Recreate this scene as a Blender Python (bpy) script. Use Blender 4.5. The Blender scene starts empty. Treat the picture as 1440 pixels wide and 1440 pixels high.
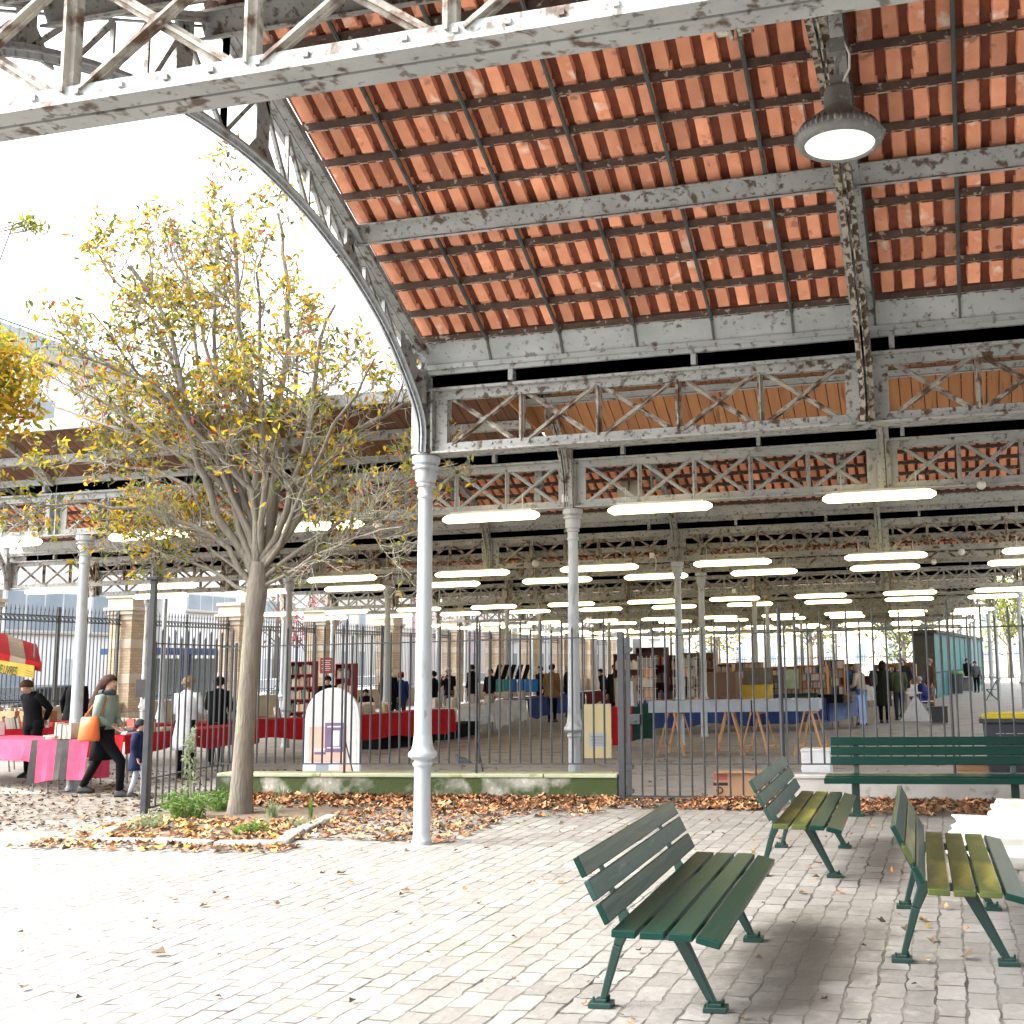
import bpy, bmesh, math, random
from mathutils import Vector as V, Matrix, Euler
random.seed(11)
SC = bpy.context.scene
COL = SC.collection
PI = math.pi
def rad(a): return math.radians(a)
def U(a, b): return random.uniform(a, b)

# ---------------------------------------------------------------- camera model (also used to read ground positions off the photograph)
YAW, PITCH, ROLL, FPX = rad(13.2872), rad(7.8524), rad(1.1791), 1553.0
CH = 1.7
_r = V((math.cos(YAW), math.sin(YAW), 0)); _f = V((-math.sin(YAW), math.cos(YAW), 0)); _u = V((0, 0, 1))
FW = _f*math.cos(PITCH)+_u*math.sin(PITCH); UP0 = _u*math.cos(PITCH)-_f*math.sin(PITCH)
RT = _r*math.cos(ROLL)-UP0*math.sin(ROLL); UP = UP0*math.cos(ROLL)+_r*math.sin(ROLL)
def ray(px, py): return RT*((px-960)/FPX)-UP*((py-720)/FPX)+FW
def G(px, py, z=0.0):
    d = ray(px, py); t = (z-CH)/d.z; return V((d.x*t, d.y*t, z))
def atY(px, py, Y):
    d = ray(px, py); t = Y/d.y; return V((d.x*t, Y, CH+d.z*t))
def atX(px, py, X):
    d = ray(px, py); t = X/d.x; return V((X, d.y*t, CH+d.z*t))

cam = bpy.data.cameras.new('camera'); cam_ob = bpy.data.objects.new('camera', cam); COL.objects.link(cam_ob)
cam.sensor_width = 36; cam.sensor_fit = 'HORIZONTAL'; cam.lens = FPX/1440*36; cam.shift_x = -240/1440; cam.clip_end = 3000; cam.clip_start = .05
m = Matrix((RT, UP, -FW)).transposed().to_4x4(); m.translation = V((0, 0, CH)); cam_ob.matrix_world = m
SC.camera = cam_ob

# ---------------------------------------------------------------- mesh collector
class B:
    def __init__(s): s.v = []; s.f = []; s.mi = []; s.t = []; s.m = 0; s.tint = 0.5
    def _add(s, vs, fs):
        o = len(s.v); s.v += [tuple(v) for v in vs]
        for f in fs:
            s.f.append([o+i for i in f]); s.mi.append(s.m); s.t.append(s.tint)
    def box(s, c, d, M=None):
        c = V(c); x, y, z = d[0]/2, d[1]/2, d[2]/2
        P = [V((sx*x, sy*y, sz*z)) for sz in (-1, 1) for sy in (-1, 1) for sx in (-1, 1)]
        if M is not None: P = [M@p for p in P]
        s._add([c+p for p in P], [(0, 2, 3, 1), (4, 5, 7, 6), (0, 1, 5, 4), (2, 6, 7, 3), (0, 4, 6, 2), (1, 3, 7, 5)])
    def bar(s, a, b, w, h, up=(0, 0, 1), w2=None, h2=None):
        a = V(a); b = V(b); d = (b-a).normalized(); up = V(up)
        sd = d.cross(up)
        if sd.length < 1e-4: sd = d.cross(V((1, 0, 0)))
        sd.normalize(); u = sd.cross(d).normalized()
        w2 = w if w2 is None else w2; h2 = h if h2 is None else h2
        P = []
        for p, ww, hh in ((a, w, h), (b, w2, h2)):
            P += [p-sd*ww/2-u*hh/2, p+sd*ww/2-u*hh/2, p+sd*ww/2+u*hh/2, p-sd*ww/2+u*hh/2]
        s._add(P, [(3, 2, 1, 0), (4, 5, 6, 7), (0, 1, 5, 4), (1, 2, 6, 5), (2, 3, 7, 6), (3, 0, 4, 7)])
    def tube(s, pts, r, n=8, cap=True, sq=1.0):
        pts = [V(p) for p in pts]; k = len(pts)
        if not hasattr(r, '__len__'): r = [r]*k
        t0 = (pts[1]-pts[0]).normalized()
        ref = V((0, 0, 1)) if abs(t0.z) < .9 else V((1, 0, 0))
        u = t0.cross(ref).normalized(); P = []
        for i, p in enumerate(pts):
            t = (pts[min(i+1, k-1)]-pts[max(i-1, 0)]).normalized()
            u = (u-t*u.dot(t)); u = u.normalized() if u.length > 1e-6 else t.orthogonal().normalized()
            w = t.cross(u)
            for j in range(n):
                a = 2*PI*j/n; P.append(p+(u*math.cos(a)+w*math.sin(a)*sq)*r[i])
        F = []
        for i in range(k-1):
            for j in range(n):
                j2 = (j+1) % n; F.append((i*n+j, i*n+j2, (i+1)*n+j2, (i+1)*n+j))
        if cap: F.append(tuple(range(n-1, -1, -1))); F.append(tuple((k-1)*n+j for j in range(n)))
        s._add(P, F)
    def lathe(s, prof, c=(0, 0, 0), n=20, cap=True, sx=1, sy=1):
        c = V(c); P = []; k = len(prof)
        for r, z in prof:
            for j in range(n):
                a = 2*PI*j/n; P.append(c+V((r*math.cos(a)*sx, r*math.sin(a)*sy, z)))
        F = [(i*n+j, i*n+(j+1) % n, (i+1)*n+(j+1) % n, (i+1)*n+j) for i in range(k-1) for j in range(n)]
        if cap: F.append(tuple(range(n-1, -1, -1))); F.append(tuple((k-1)*n+j for j in range(n)))
        s._add(P, F)
    def loft(s, rings, n=16):     # rings: (cx, cy, z, rx, ry)
        P = []; k = len(rings)
        for cx, cy, z, rx, ry in rings:
            for j in range(n):
                a = 2*PI*j/n; P.append((cx+rx*math.cos(a), cy+ry*math.sin(a), z))
        F = [(i*n+j, i*n+(j+1) % n, (i+1)*n+(j+1) % n, (i+1)*n+j) for i in range(k-1) for j in range(n)]
        F.append(tuple(range(n-1, -1, -1))); F.append(tuple((k-1)*n+j for j in range(n)))
        s._add(P, F)
    def prism(s, poly, o, u, v, dp):   # 2d polygon in plane (u, v) at o, extruded by dp
        o = V(o); u = V(u); v = V(v); dp = V(dp); n = len(poly)
        P = [o+u*a+v*b for a, b in poly]; P += [p+dp for p in P]
        F = [tuple(range(n-1, -1, -1)), tuple(range(n, 2*n))]+[(i, (i+1) % n, n+(i+1) % n, n+i) for i in range(n)]
        s._add(P, F)
    def slab(s, a, b, c, d, n):        # quad thickened along n
        n = V(n); P = [V(a), V(b), V(c), V(d)]; P += [p+n for p in P]
        s._add(P, [(3, 2, 1, 0), (4, 5, 6, 7), (0, 1, 5, 4), (1, 2, 6, 5), (2, 3, 7, 6), (3, 0, 4, 7)])
    def quad(s, a, b, c, d): s._add([a, b, c, d], [(0, 1, 2, 3)])
    def tri(s, a, b, c): s._add([a, b, c], [(0, 1, 2)])
    def ico(s, c, r, sub=1, jit=0.0, sc=(1, 1, 1)):
        bm = bmesh.new(); bmesh.ops.create_icosphere(bm, subdivisions=sub, radius=1)
        P = []
        for w in bm.verts:
            k = 1+U(-jit, jit); P.append(V(c)+V((w.co.x*r*sc[0]*k, w.co.y*r*sc[1]*k, w.co.z*r*sc[2]*k)))
        F = [[w.index for w in f.verts] for f in bm.faces]; bm.free(); s._add(P, F)
    def grid(s, fn, nu, nv):
        P = [fn(i/nu, j/nv) for j in range(nv+1) for i in range(nu+1)]
        F = [(j*(nu+1)+i, j*(nu+1)+i+1, (j+1)*(nu+1)+i+1, (j+1)*(nu+1)+i) for j in range(nv) for i in range(nu)]
        s._add(P, F)
    def mesh(s, name, mats, smooth=False):
        me = bpy.data.meshes.new(name); me.from_pydata(s.v, [], s.f)
        if not isinstance(mats, (list, tuple)): mats = [mats]
        for q in mats: me.materials.append(q)
        if len(mats) > 1: me.polygons.foreach_set('material_index', s.mi)
        at = me.attributes.new('tint', 'FLOAT', 'FACE'); at.data.foreach_set('value', s.t)
        if smooth: me.polygons.foreach_set('use_smooth', [True]*len(s.f))
        me.update(); return me
    def build(s, name, mats, parent=None, smooth=False, bevel=0, solid=0):
        o = bpy.data.objects.new(name, s.mesh(name, mats, smooth)); COL.objects.link(o)
        if parent is not None: o.parent = parent
        if solid:
            k = o.modifiers.new('solid', 'SOLIDIFY'); k.thickness = solid
        if bevel:
            k = o.modifiers.new('bevel', 'BEVEL'); k.width = bevel; k.segments = 2; k.limit_method = 'ANGLE'; k.angle_limit = rad(40)
        return o

def tag(o, label=None, cat=None, group=None, kind=None):
    if label: o['label'] = label
    if cat: o['category'] = cat
    if group: o['group'] = group
    if kind: o['kind'] = kind
    return o
def empty(name, label, cat, loc=(0, 0, 0), rz=0, group=None):
    o = bpy.data.objects.new(name, None); COL.objects.link(o); o.empty_display_size = .1
    o.location = loc; o.rotation_euler = (0, 0, rz)
    return tag(o, label, cat, group)
def copy_tree(o, parent=None):
    c = o.copy(); COL.objects.link(c); c.parent = parent
    for ch in list(o.children): copy_tree(ch, c)
    return c

# ---------------------------------------------------------------- materials
def mat(name, c1, c2=None, scale=6.0, rough=.6, rust=None, rthr=.55, rscale=9.0, bump=0.0, bscale=40.0, metal=0.0, tint=0.0, spec=.5, world=False, detail=6, stretch=None, c3=None, c3thr=.6, c3scale=3.0, rwid=.08, rand=0.0):
    m = bpy.data.materials.new(name); m.use_nodes = True; nt = m.node_tree; N = nt.nodes; L = nt.links
    bs = N['Principled BSDF']; bs.inputs['Roughness'].default_value = rough; bs.inputs['Metallic'].default_value = metal
    bs.inputs['Specular IOR Level'].default_value = spec
    if world: co = N.new('ShaderNodeNewGeometry').outputs['Position']
    else: co = N.new('ShaderNodeTexCoord').outputs['Object']
    if stretch:
        mp = N.new('ShaderNodeMapping'); mp.inputs['Scale'].default_value = stretch; L.new(co, mp.inputs['Vector']); co = mp.outputs[0]
    def noise(sc, d=detail, dist=0.0):
        n = N.new('ShaderNodeTexNoise'); n.inputs['Scale'].default_value = sc; n.inputs['Detail'].default_value = d; n.inputs['Distortion'].default_value = dist
        L.new(co, n.inputs['Vector']); return n.outputs['Fac']
    def ramp(fac, a, b):
        r = N.new('ShaderNodeMapRange'); r.inputs['From Min'].default_value = a; r.inputs['From Max'].default_value = b; L.new(fac, r.inputs['Value']); return r.outputs[0]
    def mix(fac, a, b, mode='MIX'):
        x = N.new('ShaderNodeMix'); x.data_type = 'RGBA'; x.blend_type = mode
        for sk, val in ((0, fac), (6, a), (7, b)):
            if hasattr(val, 'is_output'): L.new(val, x.inputs[sk])
            elif sk == 0: x.inputs[0].default_value = val
            else: x.inputs[sk].default_value = (*val, 1)
        return x.outputs[2]
    c = None
    if c2 is not None: c = mix(ramp(noise(scale), .3, .7), c1, c2)
    else:
        c2 = tuple(k*.8 for k in c1); c = mix(ramp(noise(scale), .3, .7), c1, c2)
    if c3 is not None: c = mix(ramp(noise(c3scale, 8, .3), c3thr, c3thr+.08), c, c3)
    rr = None
    if rust is not None:
        rr = ramp(noise(rscale, 9, .2), rthr, rthr+rwid); c = mix(rr, c, rust)
    if tint:
        a = N.new('ShaderNodeAttribute'); a.attribute_name = 'tint'
        mr = N.new('ShaderNodeMapRange'); mr.inputs['To Min'].default_value = 1-tint; mr.inputs['To Max'].default_value = 1+tint; L.new(a.outputs['Fac'], mr.inputs['Value'])
        x = N.new('ShaderNodeVectorMath'); x.operation = 'SCALE'; L.new(c, x.inputs[0]); L.new(mr.outputs[0], x.inputs['Scale']); c = x.outputs[0]
    if rand:
        oi = N.new('ShaderNodeObjectInfo'); hs = N.new('ShaderNodeHueSaturation')
        mr = N.new('ShaderNodeMapRange'); mr.inputs['To Min'].default_value = 1-rand; mr.inputs['To Max'].default_value = 1+rand; L.new(oi.outputs['Random'], mr.inputs['Value'])
        L.new(mr.outputs[0], hs.inputs['Value']); L.new(c, hs.inputs['Color']); c = hs.outputs[0]
    L.new(c, bs.inputs['Base Color'])
    if bump:
        bp = N.new('ShaderNodeBump'); bp.inputs['Strength'].default_value = bump; bp.inputs['Distance'].default_value = .02
        L.new(noise(bscale, 5), bp.inputs['Height']); L.new(bp.outputs[0], bs.inputs['Normal'])
    return m
def emis(name, col, st):
    m = bpy.data.materials.new(name); m.use_nodes = True; bs = m.node_tree.nodes['Principled BSDF']
    bs.inputs['Base Color'].default_value = (*col, 1); bs.inputs['Emission Color'].default_value = (*col, 1); bs.inputs['Emission Strength'].default_value = st
    return m

IRON = mat('painted_iron', (.35, .36, .345), (.24, .25, .24), 3.2, .6, rust=(.075, .045, .028), rthr=.58, rscale=9, bump=.2, world=True, c3=(.11, .10, .085), c3thr=.57, c3scale=21)
IRON_L = mat('pale_painted_iron', (.36, .38, .38), (.27, .29, .29), 2.5, .55, rust=(.09, .055, .04), rthr=.62, rscale=10, bump=.15, world=True, c3=(.17, .17, .16), c3thr=.58, c3scale=14)
IRON_R = mat('rusty_iron', (.36, .335, .285), (.24, .22, .185), 4, .7, rust=(.085, .045, .026), rthr=.45, rscale=9, bump=.3, world=True, rwid=.14, c3=(.42, .40, .34), c3thr=.60, c3scale=12)
IRON_F = mat('flaking_iron', (.44, .41, .33), (.30, .28, .23), 6, .75, rust=(.07, .042, .028), rthr=.47, rscale=15, bump=.35, world=True, rwid=.06, c3=(.16, .13, .10), c3thr=.56, c3scale=9)
IRON_C = mat('column_paint', (.42, .45, .48), (.33, .36, .38), 2.2, .38, rust=(.16, .14, .12), rthr=.66, rscale=14, bump=.08, world=True, stretch=(1, 1, .35), c3=(.27, .28, .28), c3thr=.57, c3scale=6)
IRON_D = mat('dark_iron', (.085, .09, .085), (.05, .055, .05), 5, .6, rust=(.06, .035, .02), rthr=.56, bump=.2, world=True)
BATTEN = mat('rusty_batten', (.085, .05, .035), (.045, .028, .02), 9, .85, rust=(.30, .26, .21), rthr=.62, rscale=16, bump=.4, world=True, rwid=.05)
TILE = mat('terracotta_tile', (.76, .345, .20), (.62, .235, .125), 5, .8, rust=(.80, .60, .48), rthr=.60, rscale=5, bump=.35, bscale=70, tint=.36, c3=(.34, .15, .10), c3thr=.62, c3scale=7, world=True, rwid=.12)
TILE_D = mat('terracotta_channel', (.20, .055, .026), (.12, .035, .02), 8, .9, bump=.4, bscale=50, tint=.2, world=True)
FENCE = mat('fence_iron', (.040, .044, .050), (.026, .029, .034), 8, .45, rust=(.05, .03, .02), rthr=.66, world=True)
# ---------------------------------------------------------------- light
w = bpy.data.worlds.new('World'); SC.world = w; w.use_nodes = True
nt = w.node_tree; bg = nt.nodes['Background']; sky = nt.nodes.new('ShaderNodeTexSky'); sky.sky_type = 'NISHITA'; sky.sun_disc = False
SUN_EL, SUN_AZ = rad(46), rad(-112)      # azimuth from +Y (into the market) towards +X; negative = from the left
sky.sun_elevation = SUN_EL; sky.sun_rotation = SUN_AZ; sky.dust_density = 6; sky.air_density = 1.2
hs = nt.nodes.new('ShaderNodeHueSaturation'); hs.inputs['Saturation'].default_value = .22
nt.links.new(sky.outputs[0], hs.inputs['Color']); nt.links.new(hs.outputs[0], bg.inputs[0]); bg.inputs[1].default_value = .15
sun = bpy.data.lights.new('sun', 'SUN'); sun.energy = .6; sun.angle = rad(36); sun.color = (1, .96, .9)
so = bpy.data.objects.new('sun', sun); COL.objects.link(so)
sd = V((math.sin(SUN_AZ)*math.cos(SUN_EL), math.cos(SUN_AZ)*math.cos(SUN_EL), math.sin(SUN_EL)))
so.rotation_euler = sd.to_track_quat('Z', 'Y').to_euler(); so.location = sd*60
SC.view_settings.view_transform = 'Standard'; SC.view_settings.look = 'None'; SC.view_settings.gamma = 1; SC.view_settings.exposure = 2.65

# ---------------------------------------------------------------- ground
def sett_mat():
    m = bpy.data.materials.new('granite_setts'); m.use_nodes = True; nt = m.node_tree; N = nt.nodes; L = nt.links; bs = N['Principled BSDF']
    geo = N.new('ShaderNodeNewGeometry'); sep = N.new('ShaderNodeSeparateXYZ'); L.new(geo.outputs['Position'], sep.inputs[0])
    cmb = N.new('ShaderNodeCombineXYZ'); L.new(sep.outputs['Y'], cmb.inputs['X']); L.new(sep.outputs['X'], cmb.inputs['Y'])
    nz = N.new('ShaderNodeTexNoise'); nz.inputs['Scale'].default_value = 6.0; nz.inputs['Detail'].default_value = 4; L.new(cmb.outputs[0], nz.inputs['Vector'])
    sub = N.new('ShaderNodeVectorMath'); sub.operation = 'SUBTRACT'; L.new(nz.outputs['Color'], sub.inputs[0]); sub.inputs[1].default_value = (.5, .5, .5)
    scl = N.new('ShaderNodeVectorMath'); scl.operation = 'SCALE'; L.new(sub.outputs[0], scl.inputs[0]); scl.inputs['Scale'].default_value = .062
    add = N.new('ShaderNodeVectorMath'); L.new(cmb.outputs[0], add.inputs[0]); L.new(scl.outputs[0], add.inputs[1])
    def noise(s, d=8, dist=0):
        n = N.new('ShaderNodeTexNoise'); n.inputs['Scale'].default_value = s; n.inputs['Detail'].default_value = d; n.inputs['Distortion'].default_value = dist; L.new(geo.outputs['Position'], n.inputs['Vector']); return n.outputs['Fac']
    def rng(f, a, b, c=0, d=1):
        r = N.new('ShaderNodeMapRange'); L.new(f, r.inputs['Value'])
        for k, q in zip(('From Min', 'From Max', 'To Min', 'To Max'), (a, b, c, d)): r.inputs[k].default_value = q
        return r.outputs[0]
    br = N.new('ShaderNodeTexBrick'); L.new(add.outputs[0], br.inputs['Vector']); br.offset = .43; br.squash = 1
    br.inputs['Scale'].default_value = 1; br.inputs['Brick Width'].default_value = .26; br.inputs['Row Height'].default_value = .152
    L.new(rng(noise(5.5, 4), .35, .65, .004, .0125), br.inputs['Mortar Size']); br.inputs['Mortar Smooth'].default_value = .3; br.inputs['Bias'].default_value = -.1
    br.inputs['Color1'].default_value = (.255, .245, .228, 1); br.inputs['Color2'].default_value = (.15, .143, .131, 1); br.inputs['Mortar'].default_value = (.055, .048, .040, 1)
    def mix(fac, a, b, mode='MIX'):
        x = N.new('ShaderNodeMix'); x.data_type = 'RGBA'; x.blend_type = mode
        for sk, val in ((0, fac), (6, a), (7, b)):
            if hasattr(val, 'is_output'): L.new(val, x.inputs[sk])
            elif sk == 0: x.inputs[0].default_value = val
            else: x.inputs[sk].default_value = (*val, 1)
        return x.outputs[2]
    jm = mix(rng(noise(2.3, 7), .44, .60), (.012, .010, .008), (.125, .115, .10))          # joints: open and dark, or packed with dust
    L.new(jm, br.inputs['Mortar'])
    c = mix(rng(noise(.9), .45, .62, 0, .5), br.outputs['Color'], (.20, .185, .165))
    c = mix(rng(noise(22, 6), .35, .75, 0, .4), c, (.16, .15, .138)); c = mix(rng(noise(9, 3), .56, .72, 0, .5), c, (.29, .28, .265))
    c = mix(rng(noise(5, 9, .4), .60, .68, 0, .55), c, (.17, .15, .125))          # grime
    # one oily stain between the benches
    d = N.new('ShaderNodeVectorMath'); d.operation = 'DISTANCE'; d.inputs[1].default_value = STAIN
    sc = N.new('ShaderNodeVectorMath'); sc.operation = 'MULTIPLY'; sc.inputs[1].default_value = (1, .42, 1); L.new(geo.outputs['Position'], sc.inputs[0]); L.new(sc.outputs[0], d.inputs[0])
    ad = N.new('ShaderNodeMath'); L.new(d.outputs['Value'], ad.inputs[0]); L.new(rng(noise(3.2, 6), .3, .7, -.28, .28), ad.inputs[1])
    c = mix(rng(ad.outputs[0], .22, .62, .8, 0), c, (.085, .078, .066))
    # moss in the joints
    ms = mix(rng(noise(.55, 5), .58, .66), (0, 0, 0), (1, 1, 1)); mo = N.new('ShaderNodeMath'); mo.operation = 'MULTIPLY'
    L.new(ms, mo.inputs[0]); L.new(br.outputs['Fac'], mo.inputs[1]); c = mix(mo.outputs[0], c, (.07, .08, .025))
    L.new(c, bs.inputs['Base Color']); bs.inputs['Roughness'].default_value = .62
    bp = N.new('ShaderNodeBump'); bp.inputs['Strength'].default_value = .9; bp.inputs['Distance'].default_value = .012
    h = N.new('ShaderNodeMath'); h.operation = 'MULTIPLY_ADD'; L.new(br.outputs['Fac'], h.inputs[0]); h.inputs[1].default_value = -1.0; L.new(noise(14, 6), h.inputs[2])
    L.new(h.outputs[0], bp.inputs['Height']); L.new(bp.outputs[0], bs.inputs['Normal'])
    return m
_s = G(1120, 1350); STAIN = (_s.x, _s.y*.42, 0)
SETT = sett_mat()
FLOOR = mat('worn_tarmac', (.33, .31, .285), (.25, .235, .21), 1.3, .75, rust=(.16, .145, .125), rthr=.58, rscale=2.5, bump=.3, bscale=60, world=True)
b = B(); b.quad((-900, -60, 0), (900, -60, 0), (900, 1500, 0), (-900, 1500, 0)); tag(b.build('cobbled_ground', SETT), kind='structure')
b = B(); b.quad((-25, 14.02, .004), (10, 13.9, .004), (7, 120, .004), (-27, 120, .004)); tag(b.build('market_floor', FLOOR), kind='structure')
DIRT = mat('littered_path', (.20, .18, .155), (.14, .125, .105), 2.5, .9, rust=(.075, .06, .045), rthr=.50, rscale=9, bump=.5, bscale=40, world=True)
b = B(); b._add([(-30, 10.8, .003), (-13.5, 10.9, .003), (-10.6, 11.5, .003), (-9.9, 12.1, .003), (-10.2, 14.2, .003), (-30, 14.2, .003)], [(0, 1, 2, 3, 4, 5)]); tag(b.build('littered_path', DIRT), kind='structure')
ROADM = mat('street_asphalt', (.12, .12, .125), (.09, .09, .095), 2, .8, world=True)
b = B(); b.quad((-45, -40, .006), (-28, -40, .006), (-28, 200, .006), (-45, 200, .006)); tag(b.build('street', ROADM), kind='structure')

# ---------------------------------------------------------------- the iron market hall
HALL = empty('market_hall', 'long open iron market hall with lattice girders, cast columns and red tiled roofs', 'market hall')
ZB, ZT = 3.88, 4.56
PL = [3.44, 10.3, 14.5, 22.9, 25.9, 35.5, 39.0, 49.0, 52.5, 63.0, 66.5, 77.0, 80.5]
def X0(i): return {0: -5.1, 1: -5.1, 2: -5.0}.get(i, -5.05-.04*(PL[i]-10.3))
def FR(i, j): return X0(i)+j*(4.48 if i < 2 else 4.28)      # frame j of plane i
JMIN = {0: 0, 1: 0}; JMAX = 3

# columns
PROF = [(.098, 0), (.098, .035), (.088, .05), (.083, .10), (.080, .70), (.080, .745), (.094, .76), (.098, .775), (.094, .79), (.084, .80), (.084, .815)]
RING = [(.084, .815), (.112, .825), (.138, .85), (.140, .875), (.134, .89), (.112, .912), (.100, .95), (.093, 1.0), (.088, 1.05), (.086, 1.055)]
SHAFT = [(.086, 1.05), (.070, 3.43)]
CAPT = [(.070, 3.43), (.082, 3.445), (.084, 3.465), (.074, 3.485), (.073, 3.55), (.090, 3.562), (.092, 3.58), (.082, 3.595), (.098, 3.61), (.107, 3.64), (.109, 3.70), (.104, 3.735), (.132, 3.742), (.134, 3.762), (.112, 3.775), (.112, 3.785), (.138, 3.80), (.142, 3.84), (.138, 3.872), (.09, 3.878)]
b = B(); b.lathe(PROF, n=24); b.lathe(SHAFT, n=24); COLM = b.mesh('column', IRON_C, True)
b = B(); b.lathe(RING, n=24); RINGM = b.mesh('collar', IRON_C, True)
b = B(); b.lathe(CAPT, n=24); CAPM = b.mesh('capital', IRON_C, True)
for me in (COLM, RINGM, CAPM):
    me.set_sharp_from_angle(angle=rad(28))
COLX = {(1, 0): [-5.14], (2, 0): [-5.0, -13.0, 3.6], (3, 0): [-5.55, -14.85, 3.0]}
def columns(i, xs):
    for x in xs:
        c = bpy.data.objects.new('column', COLM); COL.objects.link(c); c.parent = HALL; c.location = (x, PL[i], 0); c.scale = (1, 1, 1)
        for nm, me in (('collar', RINGM), ('capital', CAPM)):
            q = bpy.data.objects.new(nm, me); COL.objects.link(q); q.parent = c
columns(0, [-5.14]); columns(1, [-5.14, 8.34]); columns(2, [-5.0, -13.0, 3.6]); columns(3, [-5.55, -14.85, 3.0]); columns(4, [-5.7, -13.95, -21.1, 2.9])
for i in range(5, 13): columns(i, [X0(i)+8.58*k for k in (-2, -1, 0, 1)])

# lattice girders
def lattice(b, xa, ya, xb, yb, n=5, deep=.15, simple=False):
    A = V((xa, ya, 0)); Bv = V((xb, yb, 0)); L = (Bv-A).length; d = (Bv-A)/L; nrm = V((d.y, -d.x, 0))     # nrm faces the camera
    P = lambda s, z, o=0: A+d*s+nrm*o+V((0, 0, z))
    for sg in (-1, 1): b.bar(P(0, ZB+.018, sg*.052), P(L, ZB+.018, sg*.052), .088, .022)     # bottom flange: two angles with a slot
    b.bar(P(0, ZB+.05), P(L, ZB+.05), .02, .03)
    b.bar(P(0, ZB+.075, .028), P(L, ZB+.075, .028), .014, .084)
    b.bar(P(0, ZT-.005), P(L, ZT-.005), deep+.04, .03)
    b.bar(P(0, ZT-.065, .028), P(L, ZT-.065, .028), .014, .09)
    if not simple:
        b.bar(P(0, ZB+.075, -.028), P(L, ZB+.075, -.028), .014, .084); b.bar(P(0, ZT-.065, -.028), P(L, ZT-.065, -.028), .014, .09)
        for s in range(int(L/.2)):                                          # rivet heads
            b.box(P(.1+s*.2, ZB+.085, .04), (.022, .016, .022)); b.box(P(.1+s*.2, ZT-.07, .04), (.022, .016, .022))
def web(b, xa, ya, xb, yb, n=5, m=.20, simple=False):
    A = V((xa, ya, 0)); Bv = V((xb, yb, 0)); L = (Bv-A).length; d = (Bv-A)/L; nrm = V((d.y, -d.x, 0))
    P = lambda s, z, o=0: A+d*s+nrm*o+V((0, 0, z))
    z0, z1 = ZB+.09, ZT-.09; w_ = (L-2*m)/n
    for k in range(n):
        s0 = m+k*w_+.05; s1 = m+(k+1)*w_-.05
        b.tint = U(0, 1)
        b.bar(P(s0, z0, .012), P(s1, z1, .012), .05, .016, up=nrm); b.bar(P(s0, z1, -.012), P(s1, z0, -.012), .05, .016, up=nrm)
        if not simple:
            b.bar(P(s0+.016, z0, .03), P(s1+.016, z1, .03), .014, .034, up=nrm); b.bar(P(s0, z1, .0), P(s1, z0, .0), .014, .034, up=nrm)
            b.box(P((s0+s1)/2, (z0+z1)/2, .03), (.045, .012, .045))
        if k: 
            b.bar(P(m+k*w_, z0, .0), P(m+k*w_, z1, .0), .055, .04, up=nrm)
            if not simple: b.bar(P(m+k*w_, z0, .03), P(m+k*w_, z1, .03), .014, .04, up=nrm)
def plates(b, x, y, d, m=.20):
    nrm = V((d.y, -d.x, 0)); c = V((x, y, 0))
    for s in (-1, 1):
        b.bar(c+d*s*(.075+(m-.075)/2)+nrm*.012+V((0, 0, ZB+.03)), c+d*s*(.075+(m-.075)/2)+nrm*.012+V((0, 0, ZT-.02)), m-.075, .02, up=nrm)
        b.bar(c+d*s*.06+nrm*.05+V((0, 0, ZB+.03)), c+d*s*.06+nrm*.05+V((0, 0, ZT-.02)), .02, .10, up=nrm)
    b.bar(c-nrm*.03+V((0, 0, ZB+.03)), c-nrm*.03+V((0, 0, ZT+.2)), .12, .06, up=nrm)
def gmin(i): return {0: 0, 1: 0, 2: -4, 3: -5}.get(i, -4)
def gmax(i): return 3 if i < 2 else 2
for i in range(len(PL)):
    far = i > 4
    for j in range(gmin(i), gmax(i)):
        xa, xb = FR(i, j), FR(i, j+1); y = PL[i]; d = V((1, 0, 0))
        if far:
            if (j-gmin(i)) % 2: continue
            b = B()
            for jj in (j, j+1):
                if jj >= gmax(i): break
                lattice(b, FR(i, jj), y, FR(i, jj+1), y, simple=True); web(b, FR(i, jj), y, FR(i, jj+1), y, simple=True); plates(b, FR(i, jj), y, d)
            b.build('lattice_girder', IRON, HALL); continue
        b = B(); lattice(b, xa, y, xb, y); plates(b, xa, y, d)
        if j == gmax(i)-1: plates(b, xb, y, d)
        g = b.build('lattice_girder', IRON if i != 2 else IRON_L, HALL)
        b = B(); web(b, xa, y, xb, y); b.build('web_lattice', IRON_R if i != 2 else IRON_L, g)

# beams over the girders, facing both ways, with the pale sloping eave plates
def eave(i, side, x0, x1, name='eave_beam', plate=True):
    """side -1: serves the roof in front of the plane; +1: the roof behind"""
    y = PL[i]; b = B()
    b.bar((x0, y, 4.64), (x1, y, 4.64), .02, .16)
    b.bar((x0, y+side*.02, 4.745), (x1, y+side*.02, 4.745), .20, .085); b.bar((x0, y+side*.13, 4.775), (x1, y+side*.13, 4.775), .03, .05)
    for q in range(0, int((x1-x0)/1.9)): b.box((x0+.9+q*1.9, y+side*.06, 4.655), (.05, .10, .13))
    o = b.build(name, IRON_L if i in (1, 2) else IRON, HALL)
    if not plate: return o
    b = B(); yA, zA, yB, zB2 = y+side*.125, 4.80, y+side*.26, 5.05
    b.slab((x0, yA, zA), (x1, yA, zA), (x1, yB, zB2), (x0, yB, zB2), (0, -side*.012, .006)); b.build('eave_plate', IRON_L, o)
    return o
def xr(i): return (FR(i, gmin(i))-.12, FR(i, gmax(i))+.1)

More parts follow.
